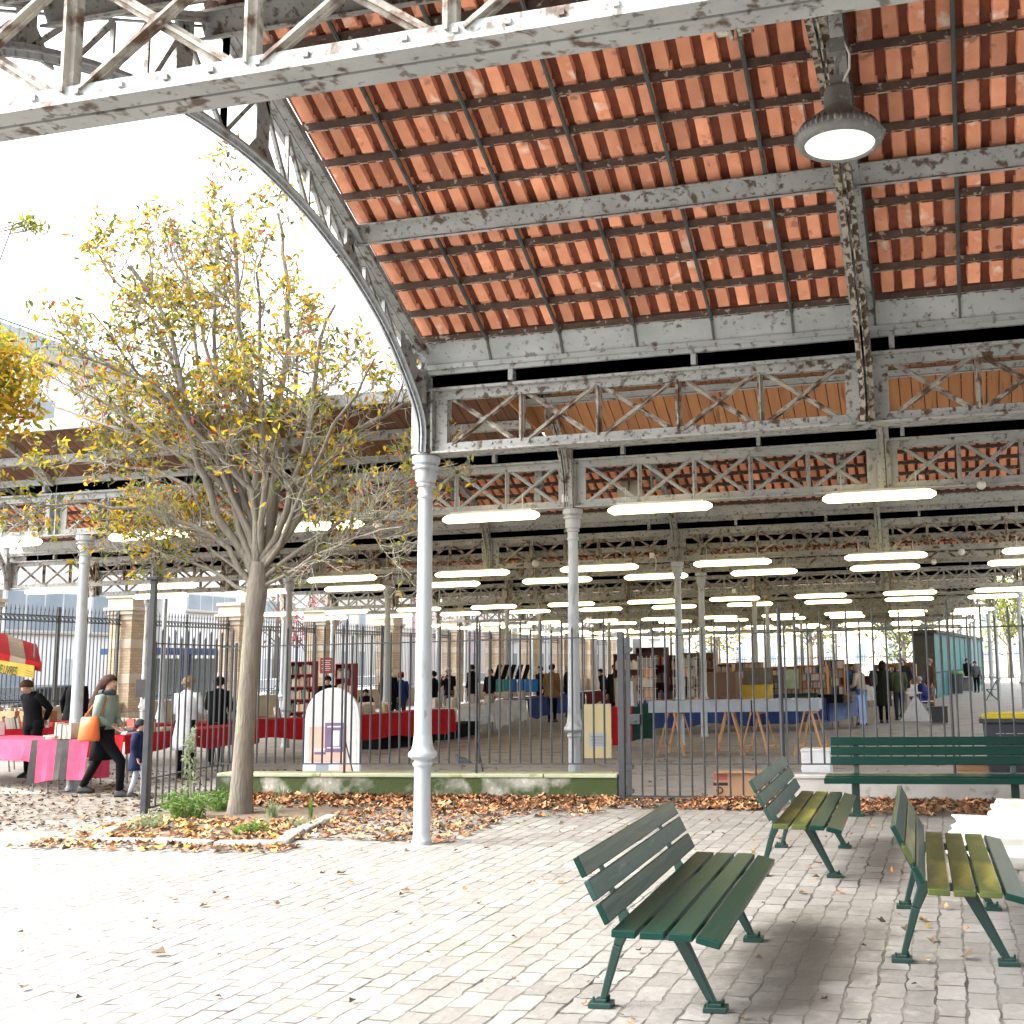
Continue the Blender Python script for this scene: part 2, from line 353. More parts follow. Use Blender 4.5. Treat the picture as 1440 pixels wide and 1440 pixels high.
# tiled slope seen from below: battens, hanging tile ribs, iron glazing bars
def tiles(x0, x1, ye, ze, yr, zr, detail=2, name='tiled_slope', par=None):
    s = 1 if yr > ye else -1
    L = math.hypot(yr-ye, zr-ze); d = V((0, (yr-ye)/L, (zr-ze)/L)); n = V((0, d.z, -d.y)) if s > 0 else V((0, -d.z, -d.y))   # n: down/inside normal
    if n.z > 0: n = -n
    o = V((0, ye, ze)); rows = int(L/.38+.5); rp = L/rows
    b = B(); q0 = o-d*.16-n*.095; q1 = o+d*(L+.03)-n*.095; X1 = V((x1, 0, 0)); X0_ = V((x0, 0, 0)); b.slab(q0+X0_, q0+X1, q1+X1, q1+X0_, -n*.02); b.slab(o-d*.05+X0_-n*.09, o-d*.05+X1-n*.09, o-d*.05+X1+n*.01, o-d*.05+X0_+n*.01, -d*.012)
    root = b.build(name, TILE_D, par or HALL)
    b = B(); tw = .193; nc = int((x1-x0)/tw); X = V((1, 0, 0))
    for r in range(rows):
        for c in range(nc):
            xc = x0+(c+.5)*tw+U(-.006, .006); w = .054 if detail > 1 else .056; a = r*rp+.045+U(-.008, .008); e = (r+1)*rp-.012+U(-.01, .01); b.tint = min(1, max(0, random.gauss(.5, .22)))
            j0 = U(-.006, .006); j1 = U(-.006, .006); h0 = .0+U(-.006, .006); w1 = w*.93
            P = [o+d*a+X*(xc-w+j0)+n*h0, o+d*a+X*(xc+w+j0)+n*h0, o+d*e+X*(xc+w1+j1)-n*.02, o+d*e+X*(xc-w1+j1)-n*.02]
            Q = [p-n*.09+X*(.010 if k in (1, 2) else -.010) for k, p in enumerate(P)]
            b._add(P+Q, [(0, 1, 2, 3), (4, 5, 1, 0), (5, 6, 2, 1), (6, 7, 3, 2), (7, 4, 0, 3)])
    b.build('tile_ribs', TILE, root)
    b = B()
    for r in range(rows+1):
        p = o+d*(r*rp)
        b.m = 0; b.bar(p+V((x0, 0, 0))+n*.012, p+V((x1, 0, 0))+n*.012, .014, .06, up=n)
        b.m = 1; b.bar(p+V((x0, 0, 0))+n*.046-d*.010, p+V((x1, 0, 0))+n*.046-d*.010, .032, .010, up=n)
    b.build('batten', [BATTEN, IRON_F], root)
    return root, o, d, n, L
def bars(b, x0, x1, sp, o, d, n, L, down=None, off=.4):
    x = x0+off
    while x < x1:
        b.bar(o+V((x, 0, 0))+n*.062, o+d*L+V((x, 0, 0))+n*.062, .012, .05, up=n)
        b.bar(o+V((x, 0, 0))+n*.085, o+d*L+V((x, 0, 0))+n*.085, .034, .008, up=n)
        if down: b.bar(o+V((x, 0, 0))+n*.07, V((x, down[0], down[1])), .022, .03)
        x += sp
def purlin(b, x0, x1, o, d, n, s, h=.17, fl=.10):
    p = o+d*s+n*.06
    b.bar(p+V((x0, 0, 0))+n*(h/2), p+V((x1, 0, 0))+n*(h/2), .016, h, up=n)
    b.bar(p+V((x0, 0, 0))+n*(h-.008)-d*.03, p+V((x1, 0, 0))+n*(h-.008)-d*.03, fl, .018, up=n)
    b.bar(p+V((x0, 0, 0))+n*.012, p+V((x1, 0, 0))+n*.012, fl, .018, up=n)

def arch_pts(ya, yb, z0, za, n=28, pw=2.15):
    """rib from the capital at ya up over the crown and down to yb"""
    c = (ya+yb)/2; r = abs(ya-yb)/2-.13; P = []
    for k in range(n+1):
        t = PI*k/n; P.append((c+r*math.copysign(abs(math.cos(t))**(2/pw), math.cos(t)), z0+(za-z0)*abs(math.sin(t))**(2/pw)))
    return P
def rib(b, x, P, w=.135, th=.012, gap=.022):
    for k in range(len(P)-1):
        a = V((x, *P[k])); c = V((x, *P[k+1])); t = (c-a).normalized(); n = V((0, -t.z, t.y))
        for s in (-1, 1):
            q = V((s*(w/4+gap/4), 0, 0)); b.bar(a+q-t*.004, c+q+t*.004, w/2-gap/2, th, up=n)
            q = V((s*(gap/2+.006), 0, 0)); b.bar(a+q+n*.0-t*.004, c+q+t*.004, .012, .085, up=n)

# ---- bay one (tile roof over the benches): Y 3.44 .. 10.3
bx0, bx1 = -5.22, 7.6; YC1 = (PL[0]+PL[1])/2; ZE = 5.05; SL = .545; ZR1 = ZE+SL*(PL[1]-.26-YC1)
for (i, side) in ((1, -1), (0, 1)): eave(i, side, bx0+.15, bx1)
for i, s in ((1, -1), (0, 1)):
    ye = PL[i]+s*.26
    root, o, d, n, L = tiles(bx0+.12, bx1, ye, ZE, YC1, ZR1, 2 if i == 1 else 1)
    b = B(); bars(b, bx0+.12, bx1, .772, o, d, n, L, (PL[i]+s*.12, 4.79), .73); b.build('roof_bar', IRON_D, root)
    b = B(); purlin(b, bx0+.12, bx1, o, d, n, 1.56); purlin(b, bx0+.12, bx1, o, d, n, L-.45, .2, .12); b.build('purlin', IRON, root)
b = B(); b.bar((bx0, YC1, ZR1+.1), (bx1, YC1, ZR1+.1), .3, .06); b.build('ridge_cap', TILE, HALL)
# the two rafters and arched ribs of every frame
ARCH1 = [(10.16, 3.9), (10.16, 4.17), (10.04, 4.40), (9.77, 4.68), (9.52, 4.90), (9.26, 5.08), (8.95, 5.25), (8.6, 5.41), (8.02, 5.60), (7.41, 5.72), (6.87, 5.75)]
ARCH1 = ARCH1+[(2*6.87-y, z) for y, z in reversed(ARCH1[:-1])]
def smooth(P, k=4):
    out = []
    for i in range(len(P)-1):
        p0 = P[max(i-1, 0)]; p1 = P[i]; p2 = P[i+1]; p3 = P[min(i+2, len(P)-1)]
        for q in range(k):
            t = q/k; out.append(tuple(.5*((2*p1[c])+(-p0[c]+p2[c])*t+(2*p0[c]-5*p1[c]+4*p2[c]-p3[c])*t*t+(-p0[c]+3*p1[c]-3*p2[c]+p3[c])*t**3) for c in (0, 1)))
    return out+[P[-1]]
A1 = smooth(ARCH1)
def arch_z(y):
    for k in range(len(A1)-1):
        a, c = A1[k], A1[k+1]
        if (a[0]-y)*(c[0]-y) <= 0 and a[0] != c[0]: return a[1]+(c[1]-a[1])*(y-a[0])/(c[0]-a[0])
    return 4.2
def roof_z(y): return ZE+SL*min(abs(y-(PL[0]+.26)), abs(PL[1]-.26-y))-.11
for j in range(0, 3):
    x = FR(1, j)+(-.03 if j == 0 else 0)
    b = B(); rib(b, x, A1, .135 if j else .11)
    t = b.build('arch_truss', IRON_F if j else IRON_C, HALL)
    b = B()                                                # double rafter under the tiles
    for sgn in (-1, 1):
        ya = YC1+sgn*(PL[1]-.2-YC1); za = ZE-.12
        for off in (-.055, .055):
            b.bar((x+off, ya, za), (x+off, YC1, roof_z(YC1)), .035, .10, up=(1, 0, 0)); b.bar((x+off*1.5, ya, za-.05), (x+off*1.5, YC1, roof_z(YC1)-.05), .05, .012, up=(0, 0, 1))
        b.bar((x, ya, za-.19), (x, ya, 4.4), .10, .12, up=(1, 0, 0))
    b.build('rafter', IRON, t)
    b = B()                                                # lacing between rafter and rib, gusset plates, pierced spandrel
    ys = [9.75, 9.35, 8.98, 8.70, 8.35, 8.02, 7.70, 7.34]
    for sgn in (-1, 1):
        Y = lambda y: YC1+sgn*(y-YC1)
        for k in range(len(ys)-1):
            ya, yb_ = ys[k], ys[k+1]
            b.bar((x, Y(ya), arch_z(Y(ya))), (x, Y(yb_), roof_z(yb_)-.08), .035, .03, up=(1, 0, 0))
            b.bar((x, Y(yb_), arch_z(Y(yb_))), (x, Y(yb_), roof_z(yb_)-.08), .02, .035, up=(1, 0, 0))
        for y, ww in ((8.70, .13), (7.34, .17)):
            b.bar((x, Y(y), arch_z(Y(y))-.02), (x, Y(y), roof_z(y)+.02), ww, .03, up=(1, 0, 0))
            b.prism([(-.22, 0), (.22, 0), (.06, .2), (-.06, .2)], (x-.012, Y(y), arch_z(Y(y))), (0, 1, 0), (0, 0, 1), (.024, 0, 0))
        b.bar((x, Y(7.34), roof_z(7.34)-.08), (x, YC1, arch_z(YC1)), .035, .03, up=(1, 0, 0)); b.bar((x, YC1, arch_z(YC1)), (x, YC1, roof_z(YC1)), .02, .05, up=(1, 0, 0))
        for (y, z, r) in ((10.17, 4.55, .04), (10.13, 4.66, .05), (10.07, 4.80, .065), (9.96, 4.90, .05)):
            for a in range(12):
                t0, t1 = 2*PI*a/12, 2*PI*(a+1)/12
                b.bar((x, Y(y+r*math.cos(t0)), z+r*math.sin(t0)), (x, Y(y+r*math.cos(t1)), z+r*math.sin(t1)), .02, .022, up=(1, 0, 0))
    b.build('lacing', IRON, t)
    b = B(); hs_ = ((10.17, 4.55, .036), (10.13, 4.66, .045), (10.06, 4.79, .058), (9.95, 4.91, .045), (9.80, 5.0, .03)); st = .014
    for sgn in (-1, 1):
        for iy in range(42):
            y = 9.72+iy*st
            for iz in range(54):
                z = 4.42+iz*st
                if z < arch_z(YC1+sgn*(min(y, 10.155)-YC1))-.01 and y < 10.15 or z > roof_z(y)-.06: continue
                if any(math.hypot(y-a, z-c) < r for a, c, r in hs_): continue
                for o_ in (-.008, .008): b.quad(*[(x+o_, YC1+sgn*(yy-YC1), zz) for yy, zz in ((y, z), (y+st, z), (y+st, z+st), (y, z+st))])
    b.build('pierced_plate', IRON, t)

# ---- later bays: narrow ones have boarded ceilings, wide ones tiles
PLANK = mat('boarded_ceiling', (.40, .19, .085), (.33, .145, .06), 1.6, .7, world=True, stretch=(7, .5, .5), rust=(.20, .085, .04), rthr=.6, rscale=3, tint=.13)
PLANK_D = mat('dark_brown_boards', (.13, .062, .035), (.09, .042, .025), 1.6, .8, world=True, stretch=(7, .5, .5), tint=.15)  # darker brown version of the ceiling boards, for the left half roof
ZINC = mat('zinc', (.38, .40, .42), (.30, .32, .33), 3, .45, world=True)
def planks(x0, x1, ya, za, yb, zb, name='boarded_ceiling', m=None):
    b = B(); x = x0; n = V((0, 0, .022))
    while x < x1:
        w_ = .152; b.tint = U(0, 1); b.slab((x+.006, ya, za), (min(x+w_, x1)-.006, ya, za), (min(x+w_, x1)-.006, yb, zb), (x+.006, yb, zb), n); x += w_
    o = b.build(name, m or PLANK, HALL)
    b = B(); b.slab((x0, ya, za+.024), (x1, ya, za+.024), (x1, yb, zb+.024), (x0, yb, zb+.024), (0, 0, .05)); b.build('roof_covering', BATTEN, o)
    return o
for i in range(1, len(PL)-1):
    yA, yB = PL[i], PL[i+1]; wide = (yB-yA) > 5; x0, x1 = max(xr(i)[0], xr(i+1)[0]), min(xr(i)[1], xr(i+1)[1]); yc = (yA+yB)/2
    if i == 1: x0 = -5.3; x1 = xr(2)[1]
    zc = 6.75 if wide else ZE+.52*((yB-yA)/2-.26)
    eave(i, 1, x0, x1) if i > 1 else eave(i, 1, -5.1, x1)
    eave(i+1, -1, xr(i+1)[0] if i == 1 else x0, x1, plate=wide)
    for yy, s in ((yB, -1), (yA, 1)):
        ye = yy+s*.26
        if wide:
            if s == -1 and i < 6:
                root, o, d, n, L = tiles(x0, x1, ye, ZE, yc, zc, 1)
            else:
                b = B(); b.slab((x0, ye, ZE+.05), (x1, ye, ZE+.05), (x1, yc, zc+.05), (x0, yc, zc+.05), (0, 0, .06)); root = b.build('tiled_slope', TILE_D, HALL)
                o = V((0, ye, ZE)); L = math.hypot(yc-ye, zc-ZE); d = V((0, (yc-ye)/L, (zc-ZE)/L)); n = V((0, -d.z*math.copysign(1, d.y), -abs(d.y)))
        else:
            ye, ze = (yy-.14, 4.80) if s == -1 else (ye, ZE); root = planks(x0, x1, ye, ze, yc, zc); o = V((0, ye, ze)); L = math.hypot(yc-ye, zc-ZE); d = V((0, (yc-ye)/L, (zc-ZE)/L)); n = V((0, -d.z*math.copysign(1, d.y), -abs(d.y)))
        b = B(); purlin(b, x0, x1, o, d, n, L*.5, *((.15, .09) if wide else (.085, .07))); b.build('purlin', IRON_L if not wide else IRON, root)
    if i == 1:
        b = B(); b.prism([(yB-.2, 4.95), (yc, zc+.03), (yA+.2, 5.0), (yA+.5, 4.9), (yc, 5.15), (yB-.5, 4.9)], (-5.3, 0, 0), (0, 1, 0), (0, 0, 1), (-.03, 0, 0)); b.build('gable_board', PLANK, HALL)
    b = B(); b.bar((x0, yc, zc+.10), (x1, yc, zc+.10), .34, .1); b.build('ridge_cap', ZINC, HALL)
    P = arch_pts(yB, yA, 3.9, zc-.75 if wide else zc-.5, 24)
    for j in range(gmin(i+1) if i > 1 else 0, gmax(i+1)+1):
        xa = FR(i, j); xb = FR(i+1, j); b = B()
        if i > 5: 
            b.tube([(xb+(xa-xb)*(yB-y)/(yB-yA), y, z) for y, z in P], .05, 4)
        else: rib(b, (xa+xb)/2 if abs(xa-xb) < .4 else xb, P, .12)
        for s in (-1, 1):
            ye = (yB if s < 0 else yA)+s*.2
            b.bar((xb, ye, ZE-.1), (xb, yc, zc-.1), .10, .10, up=(1, 0, 0)); b.bar((xb, ye-s*.1, ZB), (xb, ye, ZE-.1), .09, .1, up=(1, 0, 0))
            b.bar((xb, yc+s*(-(yB-yA)*.25), (ZE+zc)/2-.1), (xb, yc+s*(-(yB-yA)*.27), (ZE+zc)/2-.72), .16, .03, up=(1, 0, 0))
        b.build('arch_truss', IRON if i < 3 else IRON_R, HALL)
# half roof cantilevered to the left of the first column
lx0, lx1 = xr(2)[0], -5.35
root = planks(lx0, lx1, PL[2]-.14, 4.80, 13.3, 5.30, m=PLANK_D)
b = B(); b.bar((lx0, 13.86, 4.98), (lx1, 13.86, 4.98), .09, .12); b.build('purlin', IRON, root)
b = B(); b.bar((lx0, 13.26, 5.36), (lx1, 13.26, 5.36), .05, .17); b.build('gutter', ZINC, root)
for j in range(-3, 0):
    b = B(); b.bar((FR(2, j), PL[2]-.1, 4.72), (FR(2, j), 13.4, 5.22), .06, .10); b.build('bracket', IRON, root)
# last gable ends
# ---------------------------------------------------------------- lamps under the roof
GLOW = emis('fluorescent_diffuser', (1, .82, .42), 1.7)
CASE = mat('lamp_casing', (.55, .53, .48), rough=.5)
def fluo_mesh(L):
    b = B(); h = .048; prof = [(-.5*L, .022), (-.5*L+.07, .062), (.5*L-.07, .062), (.5*L, .022)]
    P = []; F = []; k = 10
    for x, r in prof:
        for j in range(k):
            a = 2*PI*j/k; P.append((x, math.cos(a)*r, math.sin(a)*r*.95))
    for i in range(3):
        for j in range(k): F.append((i*k+j, (i+1)*k+j, (i+1)*k+(j+1) % k, i*k+(j+1) % k))
    F.append(tuple(range(k))); F.append(tuple(3*k+j for j in range(k-1, -1, -1))); b._add(P, F)
    return b.mesh('diffuser', GLOW, True)
FL = {}
def fluo(x0, x1, y, z, row, top):
    L = round(x1-x0, 1)
    if L not in FL:
        FL[L] = [fluo_mesh(L)]
        b = B(); b.box((0, 0, .075), (L*.82, .07, .035)); b.tube([(-L*.33, 0, .09), (-L*.33, 0, .30)], .008, 5); b.tube([(L*.33, 0, .09), (L*.33, 0, .30)], .008, 5); FL[L].append(b.mesh('casing', CASE))
    e = empty('tube_light', row[0], 'tube light', ((x0+x1)/2, y, z), rad(U(-1, 1)), row[1])
    for nm, me in zip(('diffuser', 'casing'), FL[L]):
        o = bpy.data.objects.new(nm, me); COL.objects.link(o); o.parent = e
ROWS = [
 (13.85, 3.73, [(-14.6, -13.2), (-12.0, -10.6), (-9.25, -7.85), (-6.66, -5.24), (-4.28, -2.88), (-1.46, -.04), (1.5, 2.9)], ('large lit tube light in the front row, just before the pale second girder', 'tube lights of the front row')),
 (21.95, 3.72, [(-21.3, -19.7), (-18.2, -16.6), (-13.8, -12.1), (-10.7, -9.0), (-7.85, -6.15), (-5.0, -3.35), (-1.93, -.28), (1.1, 2.7)], ('lit tube light in the second row, behind the pale second girder', 'tube lights of the second row')),
 (24.5, 3.71, [(-20.4, -18.8), (-17.4, -15.8), (-14.9, -13.3), (-12.3, -10.8), (-9.7, -8.0), (-7.2, -5.7), (-4.68, -3.2), (-2.03, -.5), (.92, 2.4)], ('lit tube light in the third row, close behind the second row', 'tube lights of the third row'))]
for y, n in ((34.4, 'fourth'), (38.0, 'fifth'), (47.8, 'sixth'), (51.4, 'seventh'), (61.8, 'eighth'), (65.4, 'ninth'), (75.6, 'tenth'), (79.2, 'last')):
    off = -.04*(y-24)
    ROWS.append((y, 3.72, [(-23.2+off+2.72*k, -21.6+off+2.72*k) for k in range(10)], ('small lit tube light far down the hall in the %s row' % n, 'tube lights of the %s row' % n)))
for y, z, xs, row in ROWS:
    for x0, x1 in xs: fluo(x0, x1, y, z, row, ZB)

# high-bay lamp under the crown of the arch
LAMP = mat('lamp_housing', (.20, .205, .20), (.14, .145, .14), 12, .55, world=False, c3=(.3, .29, .26), c3thr=.6, c3scale=12)
LENS = emis('lamp_glass', (.93, .98, .80), .11)
hl = empty('high_bay_lamp', 'round grey industrial lamp hanging under the tiled roof above the benches', 'pendant lamp', (-.52, 6.86, 5.03))
b = B(); b.lathe([(.04, .40), (.075, .39), (.09, .36), (.092, .25), (.11, .225), (.17, .175), (.235, .115), (.262, .085), (.278, .07), (.284, .03), (.275, .005), (.252, -.010), (.232, -.012), (.228, .0)], n=40, cap=False)
for k in range(44):
    a = 2*PI*k/44; b.bar((.243*math.cos(a), .243*math.sin(a), .108), (.287*math.cos(a), .287*math.sin(a), .040), .013, .022)
b.build('housing', LAMP, hl, True)
b = B(); b.lathe([(.001, -.02), (.11, -.019), (.20, -.012), (.228, .002)], n=36, cap=False); b.build('lens', LENS, hl, True)
b = B(); b.box((0, 0, .43), (.09, .05, .08)); b.tube([(0, 0, .45), (0, 0, .56), (.02, 0, .60), (0, 0, .74)], .018, 8); b.box((0, 0, .68), (.12, .06, .10)); b.build('hanging_bracket', LAMP, hl)
WHITEC = mat('white_plastic', (.75, .74, .70), rough=.45)
b = B(); b.tube([(.04, -.02, .42), (.085, -.03, .50), (.09, -.03, .60), (.05, -.01, .72)], .008, 6); b.build('cable', WHITEC, hl)

# small round globes, discs and boxes fixed to the girders
for px, py, y, r in ((531, 737, 14.3, .07), (1380, 682, 14.3, .06), (1352, 776, 22.6, .07), (1313, 790, 25.7, .07), (753, 792, 22.6, .08), (1310, 829, 35.2, .09), (828, 869, 48, .13)):
    p = atY(px, py, y); b = B(); b.ico((0, 0, 0), r, 2); o = b.build('white_globe', WHITEC, None, True); o.location = p
    b = B(); b.tube([(0, 0, r*.8), (0, 0, ZB+.02-p.z if ZB+.02-p.z > r else r*1.5)], .012, 6); b.build('stem', IRON_D, o)
    tag(o, 'small white globe hanging from the bottom chord of a lattice girder', 'globe', 'white globes along the girders')
CREAM = mat('cream_disc', (.62, .58, .42), rough=.6)
p = atY(885, 692, 16.5); b = B(); b.lathe([(.001, -.06), (.13, -.055), (.185, -.02), (.195, .02), (.19, .05), (.001, .06)], n=28); o = b.build('disc_lamp', CREAM, None, True)
o.location = p; o.rotation_euler = (rad(78), 0, rad(8)); tag(o, 'large cream disc seen through the pale second girder', 'disc lamp')
b = B(); b.tube([(0, 0, .05), (0, .9, .05)], .012, 6); b.build('hanger', IRON_D, o)
for px, py, y, s in ((796, 701, 14.38, .10), (917, 781, 22.75, .10), (560, 834, 25.7, .11), (1032, 831, 35.3, .12)):
    p = atY(px, py, y); b = B(); b.box((0, 0, 0), (s, .07, s*1.1)); b.box((s*.1, -.04, -.01), (s*.7, .012, s*.75)); b.tube([(s*.5, .0, .02), (s*.8, .03, -.1), (s*.6, .05, -.32)], .009, 5)
    o = b.build('junction_box', WHITEC, None, bevel=.006); o.location = p; tag(o, 'white junction box beside a column head', 'junction box', 'white junction boxes by the column heads')

# ---------------------------------------------------------------- park railings
FY = 13.78
WALL_M = mat('mossy_kerb_wall', (.34, .335, .29), (.25, .25, .21), 4, .9, rust=(.032, .050, .010), rthr=.34, rscale=2.2, bump=.5, bscale=25, world=True, rwid=.16, c3=(.42, .42, .38), c3thr=.55, c3scale=11)
WALL_G = mat('grey_kerb_wall', (.40, .395, .375), (.32, .315, .30), 3, .85, bump=.3, bscale=25, world=True, rust=(.22, .215, .20), rthr=.6, rscale=4)
COPE = mat('mossy_coping', (.36, .37, .26), (.30, .33, .19), 5, .85, bump=.3, world=True, c3=(.20, .23, .10), c3thr=.56, c3scale=6)
def lowwall(x0, x1, m, m2, label):
    b = B(); b.box(((x0+x1)/2, FY+.08, .145), (x1-x0, .26, .29)); o = b.build('low_wall', m, None, bevel=.012); tag(o, label, 'wall')
    b = B(); x = x0
    while x < x1-.05:
        e = min(x+1.6, x1); b.box(((x+e)/2, FY+.08, .315), (e-x-.008, .30, .05)); x = e
    b.build('coping', m2, o, bevel=.012); return o
lowwall(-9.95, -4.16, WALL_M, COPE, 'low moss covered stone wall under the railings left of the gate')
lowwall(-2.02, 5.2, WALL_G, WALL_G, 'low clean grey stone wall behind the long bench')
def railing(b, x0, x1, z0, z1, sp, low=None, tall=.26, y=0):
    n = max(1, int((x1-x0)/sp+.5)); s = (x1-x0)/n
    for k in range(1, n):
        x = x0+k*s; t = z1+(tall if k % 2 else tall*.55)+U(-.006, .006); yy = y
        b.tube([(x, yy, (low if low is not None else z0)), (x, yy, t-.07)], .0135, 6)
        b.tube([(x, yy, t-.07), (x, yy, t-.045), (x+U(-.003, .003), yy, t)], [.0135, .0155, .002], 6)
    for z in (z0, z1): b.bar((x0, y, z), (x1, y, z), .036, .016)
    if low is not None: b.bar((x0, y, low), (x1, y, low), .036, .022)
def post(b, z0, z1, r=.018, sq=False, cap=True):
    if sq: b.box((0, 0, (z0+z1)/2), (r*2, r*2, z1-z0))
    else: b.tube([(0, 0, z0), (0, 0, z1-.1), (0, 0, z1-.06), (0, 0, z1)], [r, r, r*1.15, .003], 8)
def fence(x0, x1, step, label, sp=.143):
    e = empty('iron_railing', label, 'railing', (x0, FY, 0)); b = B(); railing(b, 0, x1-x0, .46, 2.07, sp); b.build('bars', FENCE, e)
    x = step
    while x < x1-x0-.2:
        b = B(); post(b, .33, 2.42); b.tube([(0, .05, .33), (0, .22, .34), (0, .02, .75)], .01, 6) ; o = b.build('post', FENCE, e); o.location = (x, 0, 0); x += step
    return e
fence(-9.95, -4.2, 1.92, 'black iron railing on the mossy wall beside the gate')
fence(-2.02, 5.2, 2.02, 'black iron railing on the grey wall behind the long bench', .16)
g = empty('iron_gate', 'closed black iron gate of upright bars with a square lock box', 'gate', (-4.11, FY, 0))
b = B(); railing(b, .10, 2.04, .46, 2.07, .163, .06, .20); b.bar((.09, 0, .05), (.09, 0, 2.07), .05, .04, up=(0, 1, 0)); b.build('leaf', FENCE, g)
b = B(); post(b, 0, 2.13, .042, True); o = b.build('gate_post', FENCE, g, bevel=.006)
b = B(); post(b, 0, 2.42, .028); b.bar((.06, 0, .3), (.06, 0, 2.2), .022, .03, up=(0, 1, 0)); o = b.build('gate_post', FENCE, g); o.location = (2.06, 0, 0)
b = B(); b.box((.175, -.01, 1.02), (.15, .07, .125)); b.box((.18, -.055, 1.0), (.05, .02, .02)); b.build('lock_box', FENCE, g, bevel=.006)
for z in (.42, .12, 1.9):
    b = B(); b.prism([(0, -.06), (.09, -.02), (.10, .02), (0, .06)], (.05, -.03, z), (1, 0, 0), (0, 0, 1), (0, .06, 0)); b.build('hinge', FENCE, g)

# the open leaf on the left with its tall hanging post
ga = V((-9.80, 12.12, 0)); gb = V((-10.32, 14.6, 0)); gd = gb-ga
g = empty('iron_gate', 'open black iron gate leaf beside the tree trunk on the left', 'gate', ga, math.atan2(gd.y, gd.x))
b = B(); railing(b, .10, gd.length, .42, 2.10, .17, .06, .20); b.build('leaf', FENCE, g)
b = B(); post(b, 0, 2.9, .036, True); b.box((0, 0, 2.92), (.14, .14, .04)); b.build('gate_post', FENCE, g, bevel=.008)
b = B(); b.bar((.06, 0, .06), (.06, 0, 2.12), .03, .03, up=(0, 1, 0)); b.bar((.11, 0, .06), (.11, 0, 2.12), .02, .03, up=(0, 1, 0)); b.build('stile', FENCE, g)
b = B(); b.box((gd.length-.02, 0, 1.1), (.03, .03, 2.1)); b.build('stile', FENCE, g)

# ---------------------------------------------------------------- benches
BG = mat('green_bench_paint', (.003, .026, .019), (.005, .032, .024), 5, .30, rust=(.03, .055, .043), rthr=.64, rscale=30, bump=.14, bscale=26, spec=.14, rwid=.2, stretch=(1, .12, 1), tint=.12)
BGW = mat('worn_green_bench_paint', (.008, .040, .034), (.030, .065, .055), 7, .42, spec=.2, rust=(.10, .14, .12), rthr=.60, rscale=26, bump=.15, bscale=30, rwid=.2, stretch=(1, .25, 1), tint=.12)
BG_SHEEN = mat('yellow_sheen_bench_paint', (.085, .10, .022), (.020, .040, .018), 3.2, .4, spec=.2, rust=(.36, .32, .05), rthr=.50, rscale=3.5, bump=.1, bscale=22, rwid=.25, stretch=(1, .35, 1), tint=.15)  # yellow-green patches: tree reflection and pollen painted into the slat colour
CAST = mat('green_cast_iron', (.003, .024, .018), (.005, .030, .023), 6, .35, bump=.05)
def bench_parts(e, hl, seat_mats, back_mats):
    sx = [-.085, .052, .189, .32]
    for k, x in enumerate(sx):
        b = B(); b.tint = U(.2, .8); z = .447-(.004*k if k < 3 else .028); M = Euler((0, rad((2, 0, 1, 14)[k]), 0)).to_matrix()
        b.box((0, 0, 0), (.118, 2*hl, .036), M); o = b.build('seat_slat', seat_mats[k], e, bevel=.006); o.location = (x, U(-.004, .004), z)
    for k in range(3):
        b = B(); b.tint = U(.2, .8); z = .535+k*.107; x = -.186-.054*k
        M = Euler((0, rad(-27), 0)).to_matrix(); b.box((0, 0, 0), (.03, 2*hl, .102), M); o = b.build('back_slat', back_mats[k], e, bevel=.006); o.location = (x, U(-.004, .004), z)
    for s in (-1, 1):
        y = s*.70
        b = B()
        b.bar((-.215, y, .30), (-.16, y, .43), .034, .05, up=(1, 0, 0), w2=.036, h2=.07); b.bar((-.30, y, .02), (-.215, y, .30), .028, .034, up=(1, 0, 0), w2=.034, h2=.05)
        b.bar((-.168, y, .41), (-.205, y, .50), .036, .066, up=(1, 0, 0), w2=.03, h2=.04); b.bar((-.197, y, .48), (-.335, y, .755), .03, .034, up=(1, 0, 0), w2=.026, h2=.022)
        b.bar((-.18, y, .425), (.12, y, .408), .034, .05, up=(0, 0, 1), h2=.04); b.bar((.12, y, .408), (.35, y, .395), .034, .04, up=(0, 0, 1), h2=.022)
        b.build('side_frame', CAST, e, bevel=.007)
        for a, c in (((.07, y, .40), (.27, y, .02)),):
            b = B(); b.bar(a, c, .036, .062, up=(1, 0, 0), w2=.026, h2=.03); b.bar((a[0]+.012, y, a[2]), (c[0]+.012, y, c[2]), .012, .07, up=(1, 0, 0), h2=.034); b.build('leg', CAST, e, bevel=.005)
        for x in (-.305, .28):
            b = B(); b.box((x, y, .014), (.12, .085, .028)); b.box((x, y, .032), (.06, .05, .02)); b.tube([(x+.035, y+.02, .02), (x+.035, y+.02, .055)], .008, 6); b.tube([(x-.035, y-.02, .02), (x-.035, y-.02, .055)], .008, 6)
            b.build('foot', CAST, e, bevel=.005)
e = empty('park_bench', 'nearest dark green slatted bench with a glossy seat and scuffed middle back slat', 'bench', (-1.515, 6.30, 0), rad(2.2), 'green benches on the cobbles')
bench_parts(e, 1.10, [BG, BG, BG, BG], [BG, BGW, BG])
e = empty('park_bench', 'middle green bench with a pale worn backrest, behind the nearest bench', 'bench', (-1.275, 9.80, 0), rad(1.8), 'green benches on the cobbles')
bench_parts(e, 1.12, [BG_SHEEN, BG_SHEEN, BG, BG], [BGW, BGW, BGW])
e = empty('park_bench', 'green bench with yellow-sheened seat slats beside the white boulder', 'bench', (-.06, 7.38, 0), rad(1.5), 'green benches on the cobbles')
bench_parts(e, 1.02, [BG_SHEEN, BG_SHEEN, BG_SHEEN, BG], [BG, BG_SHEEN, BG])
